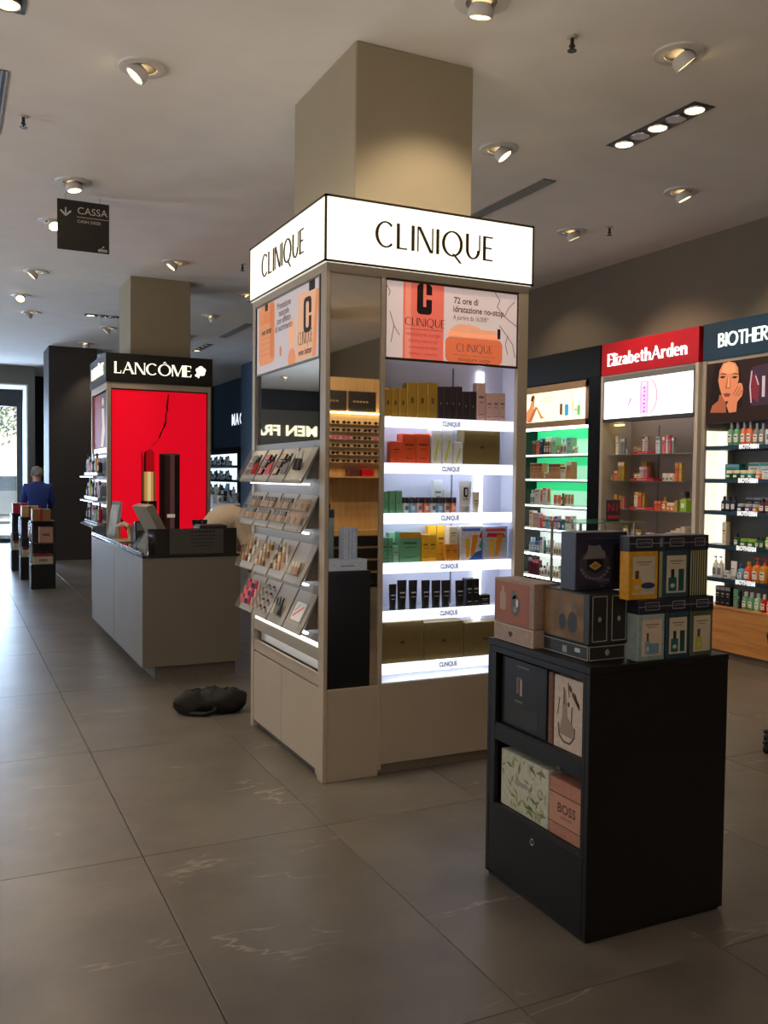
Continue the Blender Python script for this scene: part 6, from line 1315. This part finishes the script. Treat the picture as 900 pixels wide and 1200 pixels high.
J = dict(pelvis=A3(0, 0, .90), spine=A3(0, 0, 1.08), chest=A3(0, .0, 1.27), neck=A3(-.01, .01, 1.41), chin=A3(-.012, .03, 1.49), crown=A3(-.015, .02, 1.595),
         shL=A3(-.17, 0, 1.34), elL=A3(-.21, .05, 1.08), wrL=A3(-.17, .20, .98), haL=A3(-.15, .26, .96), shR=A3(.17, 0, 1.34), elR=A3(.21, .02, 1.08), wrR=A3(.19, .14, .90), haR=A3(.18, .18, .84),
         hipL=A3(-.09, 0, .86), knL=A3(-.10, .02, .48), anL=A3(-.10, -.01, .09), toL=A3(-.11, .14, .04), hipR=A3(.09, 0, .86), knR=A3(.10, .02, .48), anR=A3(.10, -.01, .09), toR=A3(.11, .14, .04))
ED = [('pelvis', 'spine'), ('spine', 'chest'), ('chest', 'neck'), ('neck', 'chin'), ('chin', 'crown'), ('chest', 'shL'), ('shL', 'elL'), ('elL', 'wrL'), ('wrL', 'haL'), ('chest', 'shR'), ('shR', 'elR'), ('elR', 'wrR'), ('wrR', 'haR'), ('pelvis', 'hipL'), ('hipL', 'knL'), ('knL', 'anL'), ('anL', 'toL'), ('pelvis', 'hipR'), ('hipR', 'knR'), ('knR', 'anR'), ('anR', 'toR')]
RD = dict(pelvis=(.13, .10), spine=(.13, .09), chest=(.13, .08), neck=.052, chin=(.07, .085), crown=(.07, .085), shL=.055, elL=.04, wrL=.028, haL=(.035, .018), shR=.055, elR=.04, wrR=.028, haR=(.035, .018), hipL=.085, knL=.055, anL=.04, toL=(.04, .025), hipR=.085, knR=.055, anR=.04, toR=(.04, .025))
BLUESH = M((34, 56, 124), .7, noise=.06); TRO = M((40, 40, 46), .8)
shirt = dict(hem=(A3(0, 0, .84), (.155, .115)), mid=(A3(0, 0, 1.05), (.155, .11)), ch=(A3(0, 0, 1.27), (.20, .15)), nk=(A3(0, 0, 1.36), (.15, .12)), col=(A3(0, .0, 1.43), (.078, .075)), sl=(A3(-.18, 0, 1.33), .075), el=(A3(-.215, .05, 1.08), .062), wl=(A3(-.18, .17, .995), .045), sr=(A3(.18, 0, 1.33), .075), er=(A3(.215, .02, 1.08), .062), wr=(A3(.195, .12, .925), .045))
SE = [('hem', 'mid'), ('mid', 'ch'), ('ch', 'nk'), ('nk', 'col'), ('ch', 'sl'), ('sl', 'el'), ('el', 'wl'), ('ch', 'sr'), ('sr', 'er'), ('er', 'wr')]
trou = dict(w=(A3(0, 0, .92), (.14, .11)), hl=(A3(-.09, 0, .84), .10), kl=(A3(-.10, .02, .48), .075), al=(A3(-.10, -.01, .10), .062), hr=(A3(.09, 0, .84), .10), kr=(A3(.10, .02, .48), .075), ar=(A3(.10, -.01, .10), .062))
TE = [('w', 'hl'), ('hl', 'kl'), ('kl', 'al'), ('w', 'hr'), ('hr', 'kr'), ('kr', 'ar')]
hairj = dict(a=(A3(-.015, -.035, 1.515), (.062, .05)), b=(A3(-.015, -.03, 1.60), (.078, .07)), c=(A3(-.015, .03, 1.63), (.07, .06)))
man = figure('person', A3(0, 0, 0), 'person in a blue long-sleeved top standing by the entrance behind small stands', J, ED, RD, SKN,
       [('shirt', shirt, SE, BLUESH, 'mid'), ('trousers', trou, TE, TRO, 'w')])
lump('hair', man, A3(-.014, -.012, 1.575), (.088, .098, .088), M((128, 124, 120), .85, noise=.1), 11)
for a_ in ('L', 'R'): lump('shoe', man, (Vector(J['an'+a_])+Vector(J['to'+a_]))/2+Vector((0, .01, -.022)), (.05, .135, .05), M((28, 26, 26), .5), 21)
for s in (-1, 1): mk('ear', G().tube([A3(-.015+s*.078, .01, 1.50), A3(-.015+s*.088, .0, 1.535), A3(-.015+s*.08, .015, 1.555)], .012, SKN, 6), man, True)
mk('nose', G().tube([A3(-.014, .112, 1.555), A3(-.014, .135, 1.52), A3(-.014, .115, 1.51)], .012, SKN, 6), man, True)
for s in (-1, 1): mk('eye', G().lathe(px_-.014+s*.032, py_+.105, [(.004, 1.548), (.010, 1.556), (.004, 1.564)], M((40, 32, 28), .3), 8), man)
mk('mouth', G().tube([A3(-.035, .105, 1.478), A3(-.014, .113, 1.476), A3(.007, .105, 1.478)], .006, M((150, 84, 74), .5), 6), man, True)
for s, w_ in ((-1, 'haL'), (1, 'haR')):
    b_ = Vector(J[w_])
    for i in range(4): mk('finger', G().tube([b_+Vector((.018*(i-1.5), .02, -.005)), b_+Vector((.02*(i-1.5), .055+.008*(i in (1, 2)), -.025)), b_+Vector((.02*(i-1.5), .06+.01*(i in (1, 2)), -.06))], .009, SKN, 6, r2=.007), man, True)
    mk('thumb', G().tube([b_+Vector((-s*.03, 0, 0)), b_+Vector((-s*.055, .02, -.02)), b_+Vector((-s*.06, .045, -.04))], .010, SKN, 6, r2=.008), man, True)
# person bending over behind the counter
def loft(name, parent, rings, mat, n=20):
    """closed surface through elliptical rings (centre, half-axis, half-axis)"""
    vs = []; fs = []
    for c, a, b in rings:
        c, a, b = Vector(c), Vector(a), Vector(b)
        for i in range(n): vs.append(c+a*math.cos(2*math.pi*i/n)+b*math.sin(2*math.pi*i/n))
    for k in range(len(rings)-1):
        for i in range(n): fs.append((k*n+i, k*n+(i+1) % n, (k+1)*n+(i+1) % n, (k+1)*n+i))
    fs.append(tuple(range(n))[::-1]); fs.append(tuple((len(rings)-1)*n+i for i in range(n)))
    return mk(name, G().add(vs, fs, mat), parent, True)
px_, py_ = 2.22, 8.15
J = dict(pelvis=A3(0, .05, .93), spine=A3(.03, .02, 1.06), chest=A3(.13, -.03, 1.14), neck=A3(.28, -.08, 1.13), chin=A3(.35, -.10, 1.09), crown=A3(.44, -.13, 1.03),
         shL=A3(.19, .12, 1.13), elL=A3(.26, .20, .90), wrL=A3(.35, .12, .70), haL=A3(.38, .09, .63), shR=A3(.18, -.20, 1.12), elR=A3(.24, -.28, .88), wrR=A3(.35, -.26, .68), haR=A3(.39, -.24, .61),
         hipL=A3(0, .14, .88), knL=A3(.05, .15, .48), anL=A3(-.01, .15, .09), toL=A3(.14, .14, .04), hipR=A3(0, -.04, .88), knR=A3(.05, -.05, .48), anR=A3(-.01, -.05, .09), toR=A3(.14, -.06, .04))
TANS = M((206, 184, 158), .8, noise=.04)
trou = dict(w=(A3(0, .05, .93), (.14, .11)), hl=(A3(0, .14, .86), .095), kl=(A3(.05, .15, .48), .075), al=(A3(-.01, .15, .10), .062), hr=(A3(0, -.04, .86), .095), kr=(A3(.05, -.05, .48), .075), ar=(A3(-.01, -.05, .10), .062))
cl = figure('person', A3(0, 0, 0), 'person in a beige shirt bending forward behind the cash counter', J, ED, RD, SKN, [('trousers', trou, TE, TRO, 'w')])
loft('shirt', cl, [(A3(-.02, .05, .90), (.135, 0, -.02), (0, .16, 0)), (A3(-.015, .05, .95), (.14, 0, -.04), (0, .175, 0)), (A3(.0, .04, 1.03), (.125, 0, -.08), (0, .185, 0)), (A3(.045, .01, 1.10), (.10, 0, -.11), (0, .20, .01)), (A3(.11, -.02, 1.145), (.07, 0, -.135), (.01, .22, .01)), (A3(.18, -.045, 1.15), (.03, 0, -.13), (.02, .225, .0)), (A3(.235, -.06, 1.14), (.0, 0, -.105), (.02, .17, 0)), (A3(.275, -.08, 1.13), (-.01, 0, -.07), (.01, .09, 0))], TANS)
for sh, el in (('shL', 'elL'), ('shR', 'elR')):
    a_, b_ = Vector(J[sh]), Vector(J[el]); m_ = a_.lerp(b_, .8)
    mk('sleeve', G().tube([a_+(a_-b_).normalized()*.03, a_, a_.lerp(b_, .4), m_], .085, TANS, 12, r2=.07), cl, True)
lump('hair', cl, A3(.41, -.115, 1.09), (.11, .10, .085), M((92, 58, 38), .7, noise=.1), 12)
for a_ in ('L', 'R'): lump('shoe', cl, (Vector(J['an'+a_])+Vector(J['to'+a_]))/2+Vector((.01, 0, -.022)), (.135, .05, .05), M((28, 26, 26), .5), 22)
mk('neck_tape', G().tube([A3(.14, -.10, 1.272), A3(.20, -.11, 1.27)], .008, M((120, 100, 84), .6), 6), cl)
for s, w_ in ((1, 'haL'), (-1, 'haR')):
    b_ = Vector(J[w_])
    for i in range(4): mk('finger', G().tube([b_+Vector((.01, .018*(i-1.5), -.02)), b_+Vector((.03, .02*(i-1.5), -.06)), b_+Vector((.02, .02*(i-1.5), -.09-.006*(i in (1, 2))))], .009, SKN, 6, r2=.007), cl, True)
    mk('thumb', G().tube([b_+Vector((0, -s*.03, 0)), b_+Vector((.02, -s*.05, -.03)), b_+Vector((.03, -s*.045, -.055))], .010, SKN, 6, r2=.008), cl, True)
mk('nose', G().tube([A3(.43, -.15, .965), A3(.445, -.16, .945)], .012, SKN, 6), cl)

# ================================================================== STREET OUTSIDE THE DOOR
struct('street', G().box(-30, 40, 22.5, 70, -.25, -.06, M((150, 148, 144), .9, noise=.05, scale=2)).box(-30, 40, 22.5, 25, -.06, -.02, M((176, 172, 166), .9, noise=.04, scale=3)))
t = thing('street_building', (4, 52, -.06), 'pale sunlit building across the street', 'building')
mk('wall', G().box(-14, 24, 52, 58, -.06, 14, M((214, 206, 192), .9, noise=.03)), t)
for i in range(9):
    for k in range(3): mk('window', G().box(-11+3.6*i, -9.6+3.6*i, 51.95, 52, 1.4+4*k, 3.4+4*k, M((70, 76, 84), .2)), t)
t = thing('parked_car', (1.9, 31, -.06), 'silver car parked on the street outside the glass door', 'car')
CARM = M((120, 124, 128), .25, metal=.5)
def carx(pts, y0, y1, m_, g): return g.poly(lambda u, v, n=0.: Vector((u, y0+n, v)), pts, 0, y1-y0, m_)
mk('body', carx([(-.4, .25), (-.45, .62), (-.3, .85), (.5, .95), (1.2, 1.0), (3.4, 1.0), (3.75, .8), (3.75, .3)], 30.3, 32.0, CARM, G()), t)
mk('cabin', G().hull8([(.55, 30.35, .95), (3.3, 30.35, .98), (3.3, 31.95, .98), (.55, 31.95, .95)], [(1.25, 30.5, 1.42), (2.7, 30.5, 1.42), (2.7, 31.8, 1.42), (1.25, 31.8, 1.42)], M((40, 46, 52), .1)), t)
mk('roof', G().cbox(1.25, 2.7, 30.5, 31.8, 1.42, 1.46, CARM, .01), t)
for cx_ in (.35, 2.95):
    for yy in (30.28, 31.85):
        g = G(); n = 18; vs = [(cx_+.32*math.cos(2*math.pi*i/n), yy+d_, .26+.32*math.sin(2*math.pi*i/n)) for d_ in (0, .18) for i in range(n)]
        g.add(vs, [tuple(range(n)), tuple(range(2*n-1, n-1, -1))]+[(i, (i+1) % n, n+(i+1) % n, n+i) for i in range(n)], M((24, 24, 25), .8)); w_ = mk('wheel', g, t)
        g = G(); vs = [(cx_+.19*math.cos(2*math.pi*i/n), yy-.006, .26+.19*math.sin(2*math.pi*i/n)) for i in range(n)]; g.add(vs, [tuple(range(n))], CHROME); mk('hubcap', g, w_)
mk('tail_light', G().cbox(-.44, -.36, 30.32, 30.5, .66, .78, M((200, 30, 30), .3), .01), t)
t = thing('parked_car', (.2, 37, -.06), 'white car farther off on the sunlit street', 'car')
W2 = M((226, 228, 230), .3)
mk('body', carx([(-2.2, .25), (-2.2, .75), (-1.2, .9), (1.9, .95), (2.1, .7), (2.1, .25)], 36.2, 37.9, W2, G()), t)
mk('cabin', G().hull8([(-1.1, 36.25, .9), (1.6, 36.25, .93), (1.6, 37.85, .93), (-1.1, 37.85, .9)], [(-.4, 36.4, 1.4), (1.1, 36.4, 1.4), (1.1, 37.7, 1.4), (-.4, 37.7, 1.4)], M((50, 58, 66), .1)), t); mk('roof', G().cbox(-.4, 1.1, 36.4, 37.7, 1.4, 1.44, W2, .01), t)
for cx_ in (-1.45, 1.35):
    g = G(); n = 16; vs = [(cx_+.31*math.cos(2*math.pi*i/n), 36.17+d_, .25+.31*math.sin(2*math.pi*i/n)) for d_ in (0, .18) for i in range(n)]
    g.add(vs, [tuple(range(n)), tuple(range(2*n-1, n-1, -1))]+[(i, (i+1) % n, n+(i+1) % n, n+i) for i in range(n)], M((24, 24, 25), .8)); mk('wheel', g, t)
t = thing('street_tree', (.9, 33.8, -.06), 'leafy green street tree hanging over the cars outside', 'tree')
mk('trunk', G().tube([(.1, 33.8, -.06), (.15, 33.8, 1.5), (.3, 33.8, 2.6), (.4, 33.8, 3.6)], .16, M((92, 76, 60), .9), 8, r2=.09), t, True)
for k in range(5): mk('branch', G().tube([(.3, 33.8, 2.6+.15*k), (.3+.9*math.cos(k*1.3), 33.8+.8*math.sin(k*1.3), 3.5+.2*k)], .05, M((92, 76, 60), .9), 6, r2=.02), t)
rr = random.Random(5); lg = G(); lms = [M((58, 92, 40), .6), M((84, 122, 52), .6), M((40, 66, 34), .6)]
for k in range(2600):
    a = rr.uniform(0, 2*math.pi); b = math.acos(rr.uniform(-1, 1)); r_ = 1.9*rr.random()**.4
    c = Vector((.5+r_*math.sin(b)*math.cos(a)*1.2, 33.8+r_*math.sin(b)*math.sin(a), 4.0+r_*math.cos(b)*.95))
    d1 = Vector((rr.uniform(-1, 1), rr.uniform(-1, 1), rr.uniform(-1, 1))).normalized(); d2 = d1.orthogonal().normalized(); s = rr.uniform(.06, .12)
    lg.add([c-d1*s, c+d2*s*.45, c+d1*s, c-d2*s*.45], [(0, 1, 2, 3)], lms[k % 3])
o = mk('foliage', lg, t); o['kind'] = 'stuff'

# ================================================================== BEHIND THE CAMERA (seen in the mirrors)
t = thing('eyewear_unit', (5.4, -3.3, 0), 'tall light wood eyewear unit with black panels and drawers, seen in the tower mirror', 'display unit')
LW = wood_mat((186, 142, 84), (206, 166, 110), .45, axis=2)
mk('carcass', G().box(4.68, 6.2, -3.75, -3.40, 0, 2.95, LW), t); mk('lower_board', G().box(4.70, 6.2, -3.40, -3.10, .76, .80, LW), t)
for xa in (4.60, 5.06, 5.62): 
    s = mk('brand_panel', G().cbox(xa+.04, xa+.46, -3.40, -3.36, 2.475, 2.76, M((26, 22, 20), .4), .004), t)
    g = G()
    for i in range(5): g.rect(FN(-3.36), -(xa+.13+.05*i), -(xa+.10+.05*i), 2.60, 2.625, 0, .002, M((150, 120, 80), .4, noise=0))
    mk('panel_print', g, s)
    mk('panel_light', G().box(xa+.0, xa+.035, -3.39, -3.37, 2.46, 2.475, E_((220, 200, 255), 4.)), s)
mk('rack_board', G().box(4.78, 6.15, -3.40, -3.37, 1.70, 2.40, M((196, 170, 130), .5)), t); mk('valance_light', G().box(4.75, 6.15, -3.38, -3.30, 2.44, 2.455, E_((255, 224, 170), 9.)), t)
mk('rack_shelf', G().box(4.70, 6.2, -3.40, -3.16, 1.535, 1.555, LW), t)
for k in range(4): mk('drawer', G().cbox(4.74, 6.18, -3.40, -3.06, .06+.175*k, .205+.175*k, M((30, 27, 24), .4), .004), t); mk('drawer_gap', G().box(4.72, 6.2, -3.40, -3.07, .205+.175*k, .235+.175*k, LW), t)
for r_ in range(6): mk('glasses_ledge', G().cbox(4.79, 6.14, -3.372, -3.322, 2.315-.108*r_-.028, 2.315-.108*r_-.0215, LW, .001), t)
for r_ in range(6):
    for i in range(8):
        x, z = 4.88+.165*i, 2.315-.108*r_; m_ = M((30, 24, 24), .2) if (r_ != 2 or i % 4 > 1) else M((170, 70, 140), .2)
        s = thing('sunglasses', (x, -3.35, z), 'pair of %s sunglasses on row %s of the wooden eyewear unit' % ('dark' if (r_ != 2 or i % 4 > 1) else 'pink', ('one', 'two', 'three', 'four', 'five', 'six')[r_]), 'sunglasses')
        for e_ in (-1, 1): mk('lens', G().ell(FN(-3.335, x, z), e_*.034, 0, .028, .022, 0, .003, m_, 14), s)
        mk('bridge', G().tube([(x-.01, -3.334, z+.008), (x+.01, -3.334, z+.008)], .003, m_, 6), s)
        for e_ in (-1, 1): mk('temple', G().tube([(x+e_*.062, -3.336, z+.006), (x+e_*.06, -3.37, z+.004)], .003, m_, 6), s)
t = gbox(5.05, 5.20, -3.36, -3.2, 1.555, 1.66, M((90, 50, 44), .4), 'dark red box on the shelf of the wooden eyewear unit'); t = gbox(5.24, 5.42, -3.36, -3.2, 1.555, 1.66, M((190, 20, 40), .4), 'bright red box on the shelf of the wooden eyewear unit')
struct('column', G().cbox(4.2, 4.59, -3.9, -3.3, 0, CZ, M((34, 30, 28), .6), .005))
# fragrance wall at the far end of the shop, seen in the aisle-side mirror
t = thing('fragrance_wall_sign', (-4.6, 22.4, 2.25), 'grey panel with glowing letters MEN FRAGRANCES on the far wall', 'sign')
mk('panel', G().cbox(-6.4, -1.7, 22.38, 22.5, 2.27, 3.27, M((96, 92, 82), .6), .004), t)
mk('lettering', text(G(), FS(22.38), 'MEN FRAGRANCES', -3.56, 2.72, .37, .012, E_((255, 250, 214), 1.6), .012, width=3.75), t)
mk('upper_band', G().box(-6.4, -1.7, 22.42, 22.5, 3.27, CZ, M((22, 22, 24), .5)), t)
t = thing('fragrance_shelf', (-4.1, 22.2, 0), 'dark fragrance shelving under the glowing panel', 'shelf')
mk('carcass', G().box(-6.4, -1.7, 22.3, 22.5, 0, 2.25, M((36, 34, 34), .5)), t)
for z in (.5, 1.0, 1.5, 1.95): mk('shelf', G().box(-6.4, -1.7, 22.05, 22.3, z-.025, z, M((60, 58, 56), .4)), t)

# labels shared by look-alikes get one group
by = {}
for o in bpy.data.objects:
    if o.parent is None and 'label' in o: by.setdefault(o['label'], []).append(o)
for lab, os_ in by.items():
    if len(os_) > 1:
        for o in os_: o['group'] = o.get('group') or lab
